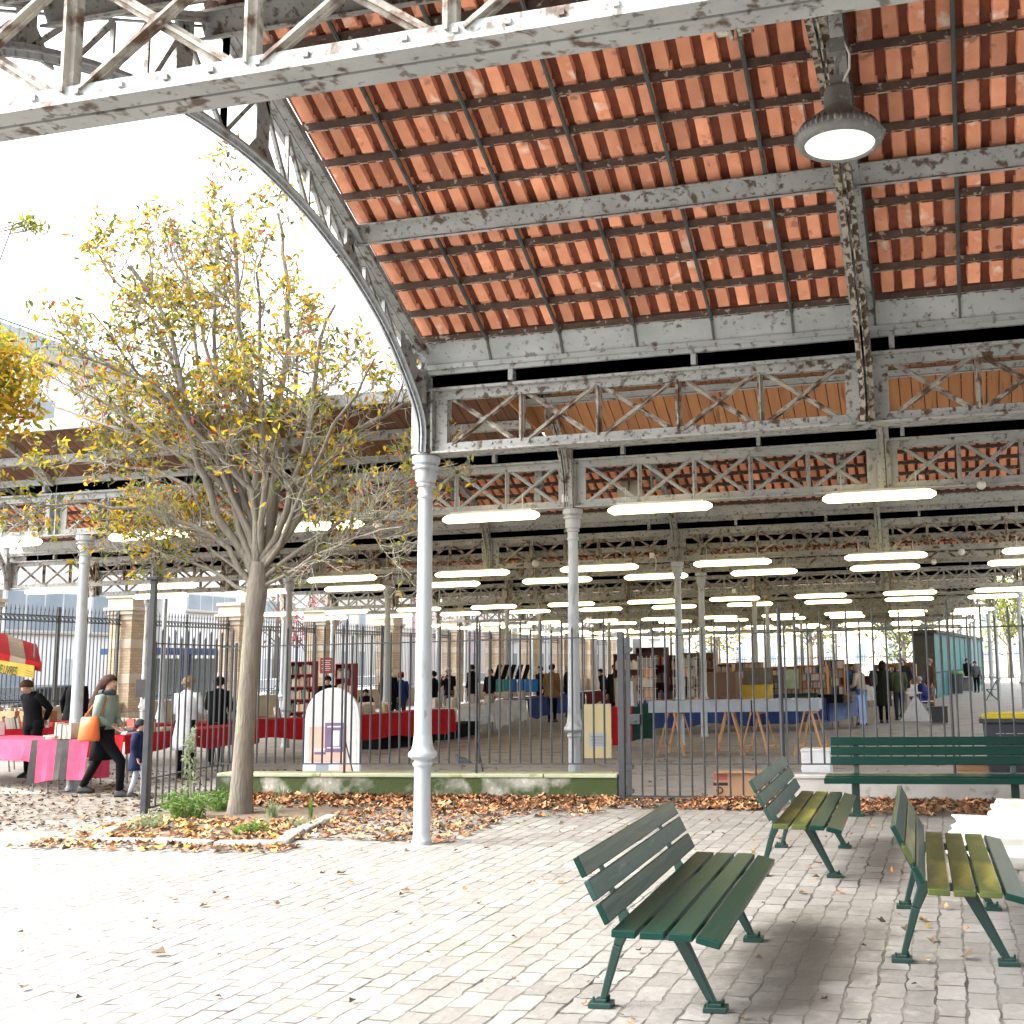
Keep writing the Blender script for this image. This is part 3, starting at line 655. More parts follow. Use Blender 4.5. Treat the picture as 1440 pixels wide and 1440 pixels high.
# long bench by the wall, facing us
e = empty('long_bench', 'long dark green bench with three broad back slats before the grey wall', 'bench', (.62, 12.62, 0), rad(.3))
hl = 1.98
for k in range(3):
    b = B(); b.box((0, 0, 0), (2*hl, .032, .092), Euler((rad(-14), 0, 0)).to_matrix()); o = b.build('back_slat', BG, e, bevel=.006); o.location = (0, .20+.024*k, .585+k*.105)
for k in range(4):
    b = B(); b.box((0, 0, 0), (2*hl+.06, .10, .036)); o = b.build('seat_slat', BG, e, bevel=.006); o.location = (0, -.25+.115*k, .435-(.012 if k == 0 else 0))
b = B(); b.box((0, 0, 0), (2*hl+.06, .032, .062)); o = b.build('seat_edge', BG, e, bevel=.006); o.location = (0, -.305, .415)
for x in (-1.70, .0, 1.70):
    b = B(); b.bar((x, .05, .02), (x, .05, .41), .085, .075, up=(0, 1, 0)); b.bar((x, .215, .38), (x, .295, .83), .06, .03, up=(0, 1, 0)); b.bar((x, -.28, .40), (x, .2, .40), .06, .035); b.build('support', CAST, e, bevel=.008)
    b = B(); b.box((x, .05, .015), (.17, .16, .03)); b.build('foot', CAST, e, bevel=.006)

# white boulders at the right edge
ROCKM = mat('white_limestone', (.74, .72, .67), (.62, .59, .52), 2, .75, bump=.5, bscale=9, world=True, c3=(.50, .42, .30), c3thr=.62, c3scale=3)
def boulder(c, d, label, rz):
    b = B(); bm = bmesh.new(); bmesh.ops.create_cube(bm, size=1); bmesh.ops.subdivide_edges(bm, edges=bm.edges[:], cuts=11, use_grid_fill=True)
    from mathutils import noise as mn
    P = []
    for q in bm.verts:
        p = q.co.copy(); k = max(abs(p.x), abs(p.y), abs(p.z)); s = p.normalized()*.62; p = p*.66+s*.34
        p = p*(1+.20*mn.fractal(p*2.6+V((c[0], c[1], 0)), 1, 2, 5)); P.append((p.x*d[0], p.y*d[1], max(p.z, -.5)*d[2]+d[2]*.47))
    b._add(P, [[w.index for w in f.verts] for f in bm.faces]); bm.free()
    o = b.build('boulder', ROCKM, None, True); o.location = (c[0], c[1], 0); o.rotation_euler = (0, 0, rz); tag(o, label, 'boulder')
boulder((.78, 10.1), (1.55, 1.0, .33), 'large flat white boulder behind the bench with yellow-sheened seat slats', .12)
boulder((.95, 11.45), (1.2, .8, .30), 'smaller white boulder with a brown stained face by the long bench', -.1)
# ---------------------------------------------------------------- plants, trees, leaves
def leaf_mat(name, c, c2, tr=.45, tint=.35):
    m = mat(name, c, c2, 3, .6, tint=tint, spec=.25); nt = m.node_tree; N = nt.nodes; L = nt.links; bs = N['Principled BSDF']
    t = N.new('ShaderNodeBsdfTranslucent'); mx = N.new('ShaderNodeMixShader'); mx.inputs[0].default_value = tr
    lk = bs.inputs['Base Color'].links[0].from_socket; L.new(lk, t.inputs['Color']); L.new(bs.outputs[0], mx.inputs[1]); L.new(t.outputs[0], mx.inputs[2]); L.new(mx.outputs[0], N['Material Output'].inputs['Surface']); return m
LV = [leaf_mat('yellow_leaf', (.50, .36, .025), (.44, .28, .02)), leaf_mat('green_leaf', (.055, .085, .016), (.085, .115, .024)), leaf_mat('lime_leaf', (.27, .29, .045), (.20, .22, .03)), leaf_mat('orange_leaf', (.34, .135, .03), (.26, .10, .03)), leaf_mat('red_leaf', (.42, .06, .05), (.32, .06, .05))]
BARK = mat('grey_brown_bark', (.20, .175, .14), (.125, .108, .086), 14, .9, bump=1.0, bscale=46, stretch=(1, 1, .22), c3=(.20, .19, .13), c3thr=.58, c3scale=5)
TWIG = mat('lichen_twig', (.26, .25, .185), (.17, .16, .12), 5, .9)
def rvec(): 
    while True:
        v = V((U(-1, 1), U(-1, 1), U(-1, 1)))
        if .05 < v.length < 1: return v.normalized()
def leaf(b, p, s, d=None):
    n = rvec(); n.z = abs(n.z)*.6+.15; n.normalize(); u = n.orthogonal().normalized(); u = Matrix.Rotation(U(0, 6.28), 3, n)@u; w = n.cross(u)
    f = U(-.15, .25)*s; b.tint = U(0, 1); a = U(.55, .75)
    P = [p, p+u*s*.45+w*s*.30*a+n*f, p+u*s*.8+w*s*.22*a+n*f*.8, p+u*s*1.05, p+u*s*.8-w*s*.22*a+n*f*.8, p+u*s*.45-w*s*.30*a+n*f]
    b._add(P, [(0, 1, 2, 3), (0, 3, 4, 5)])
class Tree:
    def __init__(s): s.wood = B(); s.tw = B(); s.lv = B(); s.n = 0
    def branch(s, pts, r0, r1, lvl, lw):
        k = len(pts); rr = [r0+(r1-r0)*i/(k-1) for i in range(k)]
        (s.wood if lvl < 2 else s.tw).tube(pts, rr, 8 if lvl == 0 else 5 if lvl == 1 else 4, cap=False)
    def along(s, pts, t):
        x = t*(len(pts)-1); i = min(int(x), len(pts)-2); f = x-i; return pts[i].lerp(pts[i+1], f), (pts[i+1]-pts[i]).normalized()
    def grow(s, pts, r0, lvl, maxl, cnt, lens, leafw, up=.35):
        s.branch(pts, r0, max(.003, r0*(.30 if lvl < maxl else .5)), lvl, leafw)
        if lvl >= maxl:
            q, d = pts[-1], None
            w = leafw(q)
            if random.random() < w:
                for _ in range(random.choice((2, 2, 3, 4))): s.put(pts[-1].lerp(pts[-2], U(0, .9))+rvec()*U(.01, .05), w)
            return
        for c in range(cnt[lvl]):
            t = U(.22, 1.0) if lvl else U(.25, 1.0); p, d = s.along(pts, t)
            dd = (d*U(.5, 1.0)+rvec()*U(.5, .95)+V((0, 0, up*U(.2, 1)))).normalized(); L = lens[lvl]*U(.55, 1.25)*(1.15-.5*t)
            P = [p]; k = 4 if lvl == 0 else 3
            for i in range(k):
                dd = (dd+rvec()*.42+V((0, 0, up*.16))).normalized(); P.append(P[-1]+dd*L/k)
            s.grow(P, max(.0042, r0*(1-.62*t)*(.42 if lvl == 0 else .5)), lvl+1, maxl, cnt, lens, leafw, up)
    def put(s, p, w):
        s.lv.m = s.pick(p); leaf(s.lv, p, U(.068, .108)*s.ls); s.n += 1
from mathutils import noise as mnoise
random.seed(5)
TY = 12.25
def pt(px, py, dy=0): return atY(px, py, TY+dy)
T = Tree(); T.ls = 1.08
def pick(p):
    r = random.random()
    hi = min(1, max(0, (p.z-2.6)/4))
    if r < .42+.06*hi: return 0
    if r < .50+.06*hi: return 3
    if r < .80: return 2
    if r < .975: return 1
    return 4
T.pick = pick
def lw(p):      # leaves have thinned most on the right hand and inner crown
    x = (p.x+8.3); z = p.z
    w = .56
    if z > 4.6: w = .85
    if x < -.6: w += .32
    if x > .9: w -= .06
    if z < 3.4 and x > -.2: w *= .3
    if abs(x) < .7 and z < 4.4: w *= .5
    cl = mnoise.noise(V((p.x*1.5+3, p.y*1.5, p.z*1.5)))
    w *= .25 if cl < -.08 else (.75 if cl < .12 else 1.5)
    if x > .9 and z < 4.2: w *= .45
    return max(.02, min(.97, w))
tr = [pt(337, 1150), pt(339, 1120), pt(343, 1050), pt(348, 980), pt(353, 910), pt(358, 860), pt(362, 825), pt(366, 790)]
T.wood.tube(tr, [.165, .135, .118, .112, .11, .118, .13, .10], 12, cap=False)
LIMBS = [  # pixel targets on the photograph's plane of the tree with a depth drift, start radius
 ([(366, 800), (380, 735), (392, 640), (398, 540), (400, 440), (396, 360), (392, 300)], .5, .062),
 ([(364, 800), (362, 700), (354, 590), (346, 500), (338, 420), (330, 345), (326, 290)], -.5, .058),
 ([(362, 815), (322, 750), (296, 698), (282, 655), (262, 575), (245, 490), (222, 420), (180, 375)], -.9, .062),
 ([(370, 800), (412, 745), (446, 690), (470, 635), (502, 605), (550, 580), (590, 562)], .6, .066),
 ([(368, 790), (400, 720), (425, 640), (440, 550), (452, 480), (470, 430)], -.6, .05),
 ([(360, 825), (320, 775), (270, 735), (200, 715), (120, 708), (40, 715)], -.9, .04),
 ([(358, 835), (316, 812), (270, 790), (215, 770), (165, 760)], .7, .03),
 ([(372, 822), (420, 795), (470, 768), (520, 752), (566, 740)], -.8, .028),
 ([(372, 812), (430, 770), (490, 720), (545, 690), (590, 668)], .2, .034),
 ([(364, 790), (350, 700), (318, 610), (284, 540), (270, 450), (262, 385)], 1.0, .046),
 ([(362, 800), (336, 700), (270, 640), (190, 610), (120, 590), (75, 570)], .5, .042),
 ([(368, 780), (392, 690), (412, 600), (420, 500), (428, 420)], 1.1, .042),
 ([(366, 790), (352, 690), (310, 640), (240, 560), (170, 520), (110, 500)], -1.3, .04),
 ([(368, 800), (404, 740), (450, 640), (500, 560), (530, 500)], -1.0, .036),
 ([(370, 825), (410, 800), (452, 775), (500, 745), (555, 715)], .9, .026),
 ([(360, 830), (330, 800), (290, 770), (235, 750), (180, 735)], .2, .026),
 ([(362, 815), (300, 720), (220, 665), (140, 650), (70, 655)], 1.1, .036),
 ([(362, 800), (325, 700), (285, 600), (235, 500), (185, 420), (140, 360)], -.2, .044),
 ([(363, 795), (338, 690), (305, 590), (285, 480), (262, 400), (238, 340)], .5, .042),
 ([(363, 800), (330, 705), (280, 610), (225, 545), (175, 500), (130, 440)], -.8, .038),
 ([(365, 790), (348, 680), (322, 570), (300, 470), (300, 390), (310, 320)], .1, .042),
 ([(364, 800), (335, 720), (260, 650), (180, 590), (110, 545)], -.3, .036),
 ([(366, 780), (372, 680), (372, 560), (362, 460), (358, 380)], -1.2, .045),
]
for pxs, dy, r in LIMBS:
    k = len(pxs); P = [pt(x+U(-3, 3), y+U(-3, 3), dy*(i/(k-1))**1.2) for i, (x, y) in enumerate(pxs)]
    Q = [P[0]]
    for i in range(1, k): L_ = (P[i]-P[i-1]).length; Q += [P[i-1].lerp(P[i], .5)+rvec()*L_*.075, P[i]+rvec()*.02]
    P = Q
    T.grow(P, r, 0, 3, (11, 7, 4), (.95, .48, .25), lw, .30)
te = empty('autumn_tree', 'half bare autumn tree with thin upright limbs and yellow leaves beside the open gate', 'tree', (0, 0, 0))
T.wood.build('trunk', BARK, te, True); T.tw.build('twigs', TWIG, te); T.lv.build('crown', LV, te)
print('tree leaves', T.n, len(T.tw.f))

# yellow tree whose crown enters at the left edge
def leafy_tree(name, label, base, h, r, cz, n, size, mats, pickf, trunk_r=.14, sq=1.0, group=None, seedv=1, clumps=26, off=(0, 0)):
    random.seed(seedv); e = empty(name, label, 'tree', base, 0, group)
    b = B(); top = V((U(-.2, .2), U(-.2, .2), cz)); b.tube([(off[0], off[1], 0), (off[0]*.9, off[1]*.9, cz*.4), top*.8+V((off[0]*.4, 0, 0)), top], [trunk_r*1.25, trunk_r, trunk_r*.75, trunk_r*.4], 10)
    cl = []
    for k in range(clumps):
        v = rvec()*r*U(.35, .95); c = V((v.x, v.y, v.z*sq))+V((0, 0, cz)); cl.append(c)
        s = V((off[0]*.7, 0, cz-.25*r)) if off[0] else V((0, 0, cz-r*sq*.8*U(.3, 1))); mid = s.lerp(c, .5)+V((0, 0, -.1*r)); b.tube([s, mid, c], [trunk_r*.4, trunk_r*.2, .012], 5, cap=False)
    b.build('trunk', BARK, e, True)
    b = B()
    for k in range(n):
        c = random.choice(cl); q = c+rvec()*(r*.42*random.random()**.5); b.m = pickf(); leaf(b, q, size*U(.7, 1.3))
    b.build('crown', mats, e); return e
p = atY(-32, 555, 10.6)
leafy_tree('yellow_tree', 'dense yellow leaved tree whose crown enters at the left edge', (p.x, p.y, 0), 0, .70, p.z, 2600, .10, LV, lambda: random.choice((0, 0, 0, 0, 0, 3, 2, 2, 2)), .10, 1.45, seedv=3, off=(-1.1, .3), clumps=34)
p = atY(-8, 290, 11.5)
leafy_tree('leaning_tree', 'tree with only a green twig reaching in above the yellow tree', (p.x, p.y+.6, 0), 0, .30, p.z, 120, .09, LV, lambda: random.choice((1, 2, 2)), .02, .8, seedv=4, clumps=8, off=(-1.6, 0))

# fallen leaves
LITTER = mat('fallen_leaf', (.42, .20, .085), (.29, .125, .055), 1.2, .85, world=True, tint=.55, c3=(.52, .32, .16), c3thr=.55, c3scale=2.5)
LIT2 = mat('dark_fallen_leaf', (.12, .075, .04), (.07, .045, .028), 2, .9, world=True, tint=.4)
LIT3 = mat('yellow_fallen_leaf', (.55, .38, .06), (.46, .28, .06), 2, .8, world=True, tint=.3)
random.seed(8); b = B()
def drop(x, y, s, z=0.006, curl=.5):
    a = U(0, 2*PI); u = V((math.cos(a), math.sin(a), U(-.12, .12))); w = V((-math.sin(a), math.cos(a), U(-.25, .25))); n = V((0, 0, 1)); b.tint = U(0, 1); p = V((x, y, z+U(.0, .012)))
    c1, c2, c3 = U(.1, curl)*s, U(.1, curl)*s, U(0, curl)*s
    P = [p-u*s*.5, p-u*s*.12+w*s*.42+n*c1, p+u*s*.18+w*s*.22+n*c1*.5, p+u*s*.55+n*c3, p+u*s*.18-w*s*.22+n*c2*.5, p-u*s*.12-w*s*.42+n*c2]
    b._add(P, [(0, 1, 2, 3), (0, 3, 4, 5)])
def band(n, x0, x1, y0, y1, s0, s1, mats=(0, 0, 0, 1), pw=1.0, heap=0, back=True):
    for _ in range(n):
        t = random.random()**pw; y = y1-(y1-y0)*t if back else y0+(y1-y0)*t
        b.m = random.choice(mats); drop(U(x0, x1), y, U(s0, s1), .006+heap*max(0, 1-t*3)*random.random())
band(1350, -9.4, -4.15, 12.75, FY-.07, .06, .13, (0, 0, 0, 0, 1), 2.2, .05)
band(330, -6.2, -4.0, 12.2, FY-.1, .05, .10, (0, 0, 1), 1.4)
band(650, -3.2, -2.05, 13.0, FY-.02, .06, .12, (0, 0, 0, 1), 1.6, .04)
band(200, -4.1, -3.2, 13.0, FY+.1, .05, .10, (0, 1), 1.3)
band(750, -1.9, 1.4, 12.7, FY-.07, .06, .13, (0, 0, 0, 0, 1), 1.8, .05)
band(520, -9.4, -6.7, 10.15, 11.7, .06, .12, (0, 0, 0, 0, 0, 1, 3), 1, .01)
band(300, -9.3, -6.3, 9.55, 10.0, .05, .11, (0, 0, 0, 0, 1, 1, 3), 1.8, .0)
band(700, -7.2, -4.9, 10.4, 13.0, .05, .11, (0, 0, 1), .8)
band(900, -15, -9.6, 10.6, 13.8, .03, .09, (1, 1, 1, 0), .8)
band(900, -15, -9.9, 13.6, 17.5, .03, .08, (1, 1, 1, 0), 1)
band(170, -6.6, 2.2, 7.2, 12.6, .03, .075, (1, 0, 0), .9)
band(75, -7, 1.2, 4.6, 8.0, .025, .05, (1, 1, 1, 0), 1)
band(260, -10, 2, 14.2, 20, .03, .07, (1, 0), 1)
for px, py, m_ in ((140, 1150, 3), (828, 1233, 3), (806, 1168, 3), (1300, 1297, 3), (1305, 1305, 3), (1302, 1355, 3), (1298, 1300, 1), (1160, 1150, 3), (1255, 1228, 0), (35, 1393, 1), (222, 1345, 1), (480, 1230, 1), (570, 1255, 0), (1060, 1200, 3), (880, 1165, 3), (1420, 1180, 1), (1310, 1325, 1), (1275, 1310, 1), (1240, 1300, 1), (1360, 1350, 1)):
    q = G(px, py); b.m = min(m_, 2) if m_ != 3 else 2; drop(q.x, q.y, U(.06, .1))
for i, mi in enumerate(b.mi): b.mi[i] = 2 if mi == 3 else mi
tag(b.build('fallen_leaves', [LITTER, LIT2, LIT3]), 'brown and orange dead leaves drifted along the low walls and over the cobbles', kind='stuff')

# tree pit: earth and rough kerb stones
EARTH = mat('bare_earth', (.17, .125, .085), (.10, .075, .05), 5, .95, bump=.7, bscale=30, world=True)
b = B(); b._add([(-9.05, 10.12, .004), (-7.0, 10.1, .004), (-6.75, 10.3, .004), (-6.9, 12.5, .004), (-7.1, 13.6, .004), (-9.7, 13.6, .004), (-9.6, 12.3, .004), (-9.4, 10.9, .004)], [(0, 1, 2, 3, 4, 5, 6, 7)]); tag(b.build('tree_pit_soil', EARTH), kind='structure')
KERBM = mat('worn_kerb_stone', (.30, .285, .255), (.20, .19, .17), 4, .9, bump=.5, bscale=16, world=True)
kp = [G(163, 1168), G(128, 1184), G(215, 1186), G(300, 1190), G(395, 1188), G(420, 1172), G(468, 1152)]
b = B()
for k in range(len(kp)-1):
    a, c = kp[k], kp[k+1]; d = (c-a).normalized(); a = a+d*.02; c = c-d*.02
    b.bar(a+V((0, 0, .008+U(-.01, .01))), c+V((0, 0, .008+U(-.015, .015))), .15+U(-.03, .03), .085)
tag(b.build('kerb', KERBM, bevel=.03), kind='structure')

# weeds
WEED = leaf_mat('weed_leaf', (.10, .19, .035), (.16, .26, .06), .35); WEED2 = leaf_mat('pale_weed_leaf', (.24, .30, .16), (.30, .34, .20), .35)
def weed(c, h, r, n, m, label, feather=True, name='weed'):
    b = B()
    for _ in range(n):
        a = U(0, 6.28); o = V((math.cos(a), math.sin(a), 0))*r*random.random()**.6*.5; t = o*2.0+V((U(-.2, .2)*r, U(-.2, .2)*r, h*U(.45, 1.0)*(1-.5*o.length/max(r, .01))))
        mid = o*1.2+V((0, 0, t.z*.55)); b.tint = U(0, 1); b.tube([o, mid, t], [.005, .004, .0015], 3, cap=False)
        if feather:
            for k in range(9):
                q = mid.lerp(t, k/9) if k > 3 else o.lerp(mid, .3+k/6); leaf(b, q+rvec()*.02, U(.035, .07))
        else:
            w = V((-o.y, o.x, 0)).normalized()*.012 if o.length > 1e-4 else V((.012, 0, 0)); b._add([o-w, o+w, mid+w, t, mid-w], [(0, 1, 2, 4), (4, 2, 3)])
    o = b.build(name, m); o.location = c; return tag(o, label, 'weed')
random.seed(21)
weed(G(262, 1152), .42, .34, 70, WEED, 'bushy bright green weed at the foot of the tree trunk')
weed(G(310, 1140), .30, .26, 40, WEED, 'low spreading green weed pressed against the tree trunk')
weed(G(208, 1167), .22, .18, 22, WEED2, 'small pale green weed by the foot of the gate post')
weed(G(383, 1150), .26, .16, 30, WEED2, 'tuft of grey green grass blades right of the trunk', False, 'grass_tuft')
weed(G(436, 1152), .30, .08, 14, WEED, 'narrow tuft of tall blades by the kerb end', False, 'grass_tuft')
weed(G(352, 1172), .12, .24, 26, WEED, 'flat green weed among the leaves inside the kerb')
weed(G(425, 1163), .10, .22, 16, WEED2, 'flat grey green leaves lying over the kerb')
weed(G(395, 1125), .22, .2, 16, WEED2, 'thin grass at the foot of the mossy wall', False, 'grass_tuft')
c = G(268, 1140); b = B(); st = [V((0, 0, 0)), V((-.02, 0, .4)), V((-.06, 0, .75)), V((-.03, 0, .98))]; b.tube(st, [.012, .01, .007, .003], 6)
for k in range(150):
    t = .25+.75*random.random(); i = min(2, int(t*3)); q = st[i].lerp(st[i+1], t*3-i); b.tint = U(.3, 1); leaf(b, q+rvec()*U(.01, .16)*(1.1-t*.5), U(.04, .085))
o = b.build('tall_weed', WEED2); o.location = c; tag(o, 'tall pale flowering weed standing before the open gate', 'weed')
# a pigeon walking behind the railing
PIG = mat('pigeon_grey', (.10, .11, .13), (.06, .065, .08), 20, .6)
pg = G(640, 1085.5); b = B(); b.loft([(0, 0, .0, .002, .002)], 3) if False else None
b.tube([(.17, 0, .11), (.10, 0, .13), (.02, 0, .15), (-.06, 0, .17), (-.10, 0, .205), (-.115, 0, .235), (-.14, 0, .245), (-.165, 0, .238)], [.012, .035, .058, .055, .035, .026, .024, .004], 10)
for s in (-1, 1): b.tube([(-.01, s*.02, .11), (-.015, s*.022, .05), (-.01, s*.022, .005), (-.04, s*.022, .004)], [.012, .006, .005, .003], 5)
o = b.build('pigeon', PIG, None, True); o.location = (pg.x, pg.y+.3, .004); tag(o, 'dark grey pigeon walking just behind the mossy wall', 'pigeon')
# ---------------------------------------------------------------- people
SKIN = mat('skin', (.50, .30, .22), (.44, .25, .18), 8, .55)
HAIRS = {k: mat(k+'_hair', c, None, 30, .75, stretch=(3, 3, .6), spec=.15, bump=.5, bscale=60) for k, c in (('brown', (.055, .028, .018)), ('dark', (.015, .012, .011)), ('grey', (.34, .33, .31)), ('white', (.60, .58, .54)), ('fair', (.30, .21, .12)), ('auburn', (.050, .022, .014)))}
_cl = {}
def cloth(c, n='cloth'):
    k = (n, c)
    if k not in _cl: _cl[k] = mat(n, c, tuple(q*.72 for q in c), 5, .9, bump=.45, bscale=14, spec=.15)
    return _cl[k]
SHOE = mat('shoe_leather', (.006, .006, .006), rough=.6)
def body_mesh(J, ob_name, parent):
    """one continuous skinned figure: joints, edges and a radius each"""
    names = list(J); bm = bmesh.new(); sk = bm.verts.layers.skin.verify(); vs = {}
    for n in names:
        p, r = J[n][0], J[n][1]; v = bm.verts.new(p); v[sk].radius = (r, J[n][3] if len(J[n]) > 3 else r); vs[n] = v
        if J[n][2] is None: v[sk].use_root = True
    for n in names:
        if J[n][2] is not None: bm.edges.new((vs[n], vs[J[n][2]]))
    me = bpy.data.meshes.new(ob_name); bm.to_mesh(me); bm.free(); me.materials.append(SKIN)
    o = bpy.data.objects.new(ob_name, me); COL.objects.link(o); o.parent = parent
    k = o.modifiers.new('skin', 'SKIN'); k.use_smooth_shade = True; k = o.modifiers.new('sub', 'SUBSURF'); k.levels = 1; k.render_levels = 1
    return o
def person(label, foot, H, face, top, bottom, hair='dark', style='short', hem=.84, flare=1.0, stride=0, lean=0, arms=('down', 'down'), seat=None, scarf=None, hat=None, skirt=None, nod=0, bulk=1.0, hide_legs=False, shoes=None, open_neck=False):
    s = H/1.75; e = empty('person', label, 'person', (foot.x, foot.y, foot.z), rad(face)); e.scale = (s, s, s)
    hip = V((0, 0, .93)); 
    if seat is not None: hip = V((0, 0, seat+.06))
    up = Matrix.Rotation(rad(-lean), 3, 'X')
    def U_(x, y, z): return hip+up@V((x, y, z-.93))
    hd = Matrix.Rotation(rad(-lean-nod), 3, 'X'); nk = U_(0, .0, 1.47)
    def Hd(x, y, z): return nk+hd@V((x*1.06, y*1.04, z-1.505))
    J = {'pelvis': (hip, .10, None), 'waist': (U_(0, 0, 1.10), .105, 'pelvis'), 'chest': (U_(0, 0, 1.32), .115, 'waist'), 'neck': (U_(0, .0, 1.45), .058, 'chest'), 'throat': (Hd(0, .01, 1.54), .054, 'neck'),
         'jaw': (Hd(0, .035, 1.595), .062, 'throat', .066), 'face': (Hd(0, .022, 1.655), .075, 'jaw', .088), 'crown': (Hd(0, .005, 1.715), .066, 'face', .076), 'nose': (Hd(0, .122, 1.638), .012, 'face')}
    hands = {}
    for sd, nm, pose in ((-1, 'l', arms[0]), (1, 'r', arms[1])):
        sh = U_(sd*.165, 0, 1.405)
        if pose == 'down': el, wr = U_(sd*.225, -.03, 1.13), U_(sd*.225, .06, .90)
        elif pose == 'swing': el, wr = U_(sd*.22, -.16, 1.17), U_(sd*.22, -.15, .93)
        elif pose == 'fwd': el, wr = U_(sd*.22, .07, 1.14), U_(sd*.15, .30, 1.08)
        elif pose == 'up': el, wr = U_(sd*.22, .10, 1.17), U_(sd*.10, .24, 1.34)
        elif pose == 'reach': el, wr = U_(sd*.23, .14, 1.18), U_(sd*.17, .36, 1.02)
        elif pose == 'back': el, wr = U_(sd*.24, -.14, 1.17), U_(sd*.06, -.20, .98)
        else: el, wr = U_(sd*.24, .0, 1.14), U_(sd*.13, .17, 1.02)
        d = (wr-el).normalized(); J['sh'+nm] = (sh, .062, 'chest'); J['el'+nm] = (el, .043, 'sh'+nm); J['wr'+nm] = (wr, .027, 'el'+nm, .022)
        pm = wr+d*.075; side = d.cross(V((0, 1, 0.2))).normalized(); nrm = side.cross(d)
        J['pa'+nm] = (pm, .030, 'wr'+nm, .017)
        for q, (o_, l_) in enumerate(((-.027, .062), (-.009, .074), (.010, .070), (.027, .056))):
            k1 = pm+side*o_+d*.028; J['f%s%d' % (nm, q)] = (k1, .0095, 'pa'+nm); J['g%s%d' % (nm, q)] = (k1+d*l_*.55+nrm*.008, .0085, 'f%s%d' % (nm, q)); J['h%s%d' % (nm, q)] = (k1+d*l_*.9+nrm*.03, .0075, 'g%s%d' % (nm, q))
        J['t'+nm] = (wr+d*.035+side*sd*-.035+nrm*.012, .0105, 'wr'+nm); J['u'+nm] = (wr+d*.075+side*sd*-.045+nrm*.025, .009, 't'+nm)
        hands[nm] = (sh, el, wr)
    legs = {}
    for sd, nm in ((-1, 'l'), (1, 'r')):
        hp = hip+V((sd*.09, 0, -.03))
        if seat is not None: kn, an = hip+V((sd*.13, .42, .02)), V((sd*.13, .36, .08))
        else:
            f = stride*sd; kn = V((sd*.095, .10*max(f, 0)*1.6+f*.16+.02, .50)); an = V((sd*.09, f*.34, .085+(.05 if f < 0 else 0)*abs(stride)))
        legs[nm] = (hp, kn, an)
        if not hide_legs:
            J['hp'+nm] = (hp, .085, 'pelvis'); J['kn'+nm] = (kn, .055, 'hp'+nm); J['an'+nm] = (an, .036, 'kn'+nm); J['to'+nm] = (an+V((0, .13, -.055)), .028, 'an'+nm)
    body_mesh(J, 'body', e)
    # face
    b = B()
    for sd in (-1, 1): b.ico(Hd(sd*.031, .094, 1.668), .0085, 1)
    b.build('eyes', HAIRS['dark'], e)
    hm = HAIRS[hair]; b = B()
    def cap(r0, zc, yc, zlow, ylow):
        P = []; n = 14; rows = 7
        for i in range(rows+1):
            for j in range(n):
                t = 2*PI*j/n; a = PI*(.60+.19*math.cos(t))*i/rows; rr = math.sin(a); y_ = -math.cos(t)*rr; dz = math.cos(a)
                front = max(0, -y_*-1) if False else max(0, y_)
                P.append(Hd(math.sin(t)*rr*.093, yc+y_*.116*(1 if y_ < 0 else .84), zc+dz*.112+(.022*front*(i/rows)))+rvec()*.003)
        F = [(i*n+j, i*n+(j+1) % n, (i+1)*n+(j+1) % n, (i+1)*n+j) for i in range(rows) for j in range(n)]; b._add(P, F)
    if style != 'bald':
        cap(0, 1.668, .012, 0, 0)
    if style == 'long':
        b.tube([Hd(0, -.035, 1.69), Hd(0, -.075, 1.60), U_(0, -.115, 1.46), U_(0, -.135, 1.30), U_(0, -.14, 1.18), U_(0, -.13, 1.10)], [.075, .08, .085, .11, .10, .04], 10); b.ico(Hd(.02, -.10, 1.60), .03, 1)
    if style == 'bun': b.ico(Hd(0, -.10, 1.66), .045, 1, .05)
    if style == 'bob': b.tube([Hd(0, -.03, 1.70), Hd(0, -.05, 1.60), Hd(0, -.04, 1.52)], [.085, .10, .085], 10)
    if style == 'curly':
        for _ in range(26): 
            v = rvec(); v.z = abs(v.z)-.25
            if v.y > .45: v.y = -v.y
            b.ico(Hd(v.x*.085, .0+v.y*.1, 1.665+v.z*.095), .032, 1, .1)
    if b.v: b.build('hair', hm, e, True)
    if hat: 
        b = B(); P = [(.001, .125), (.045, .118), (.08, .085), (.094, .03), (.096, -.01), (.100, -.02), (.098, .0)]
        k = len(P); n = 14; b._add([Hd(r*math.cos(2*PI*j/n), .01+r*1.12*math.sin(2*PI*j/n), 1.675+z) for r, z in P for j in range(n)], [(i*n+j, i*n+(j+1) % n, (i+1)*n+(j+1) % n, (i+1)*n+j) for i in range(k-1) for j in range(n)])
        b.build('hat', cloth(hat, 'knit'), e, True)
    # clothes
    b = B(); n = 16; rings = []
    zs = [(1.50, .066, .062, 0), (1.465, .10, .075, 0), (1.42, .165, .10, 0), (1.34, .185, .125, .0), (1.22, .175, .128, .0), (1.08, .165, .12, 0), (.96, .175, .13, 0), (.84, .185, .14, 0)]
    if hem < .84: zs += [(z, .19*(1+(flare-1)*(.84-z)/.5), .145*(1+(flare-1)*(.84-z)/.5), 0) for z in (.70, .58, hem) if z >= hem]
    if hem > .84: zs = [q for q in zs if q[0] >= hem]
    if seat is not None: zs = zs[:7]
    P = []
    for i, (z, rx, ry, _) in enumerate(zs):
        for j in range(n):
            a = 2*PI*j/n; wob = 1+(.05*math.sin(5*a+i) if z < 1 else .02*math.sin(3*a+i*2)); k = bulk if z < 1.45 else 1
            P.append(U_(rx*math.cos(a)*wob*k, ry*math.sin(a)*wob*k, z))
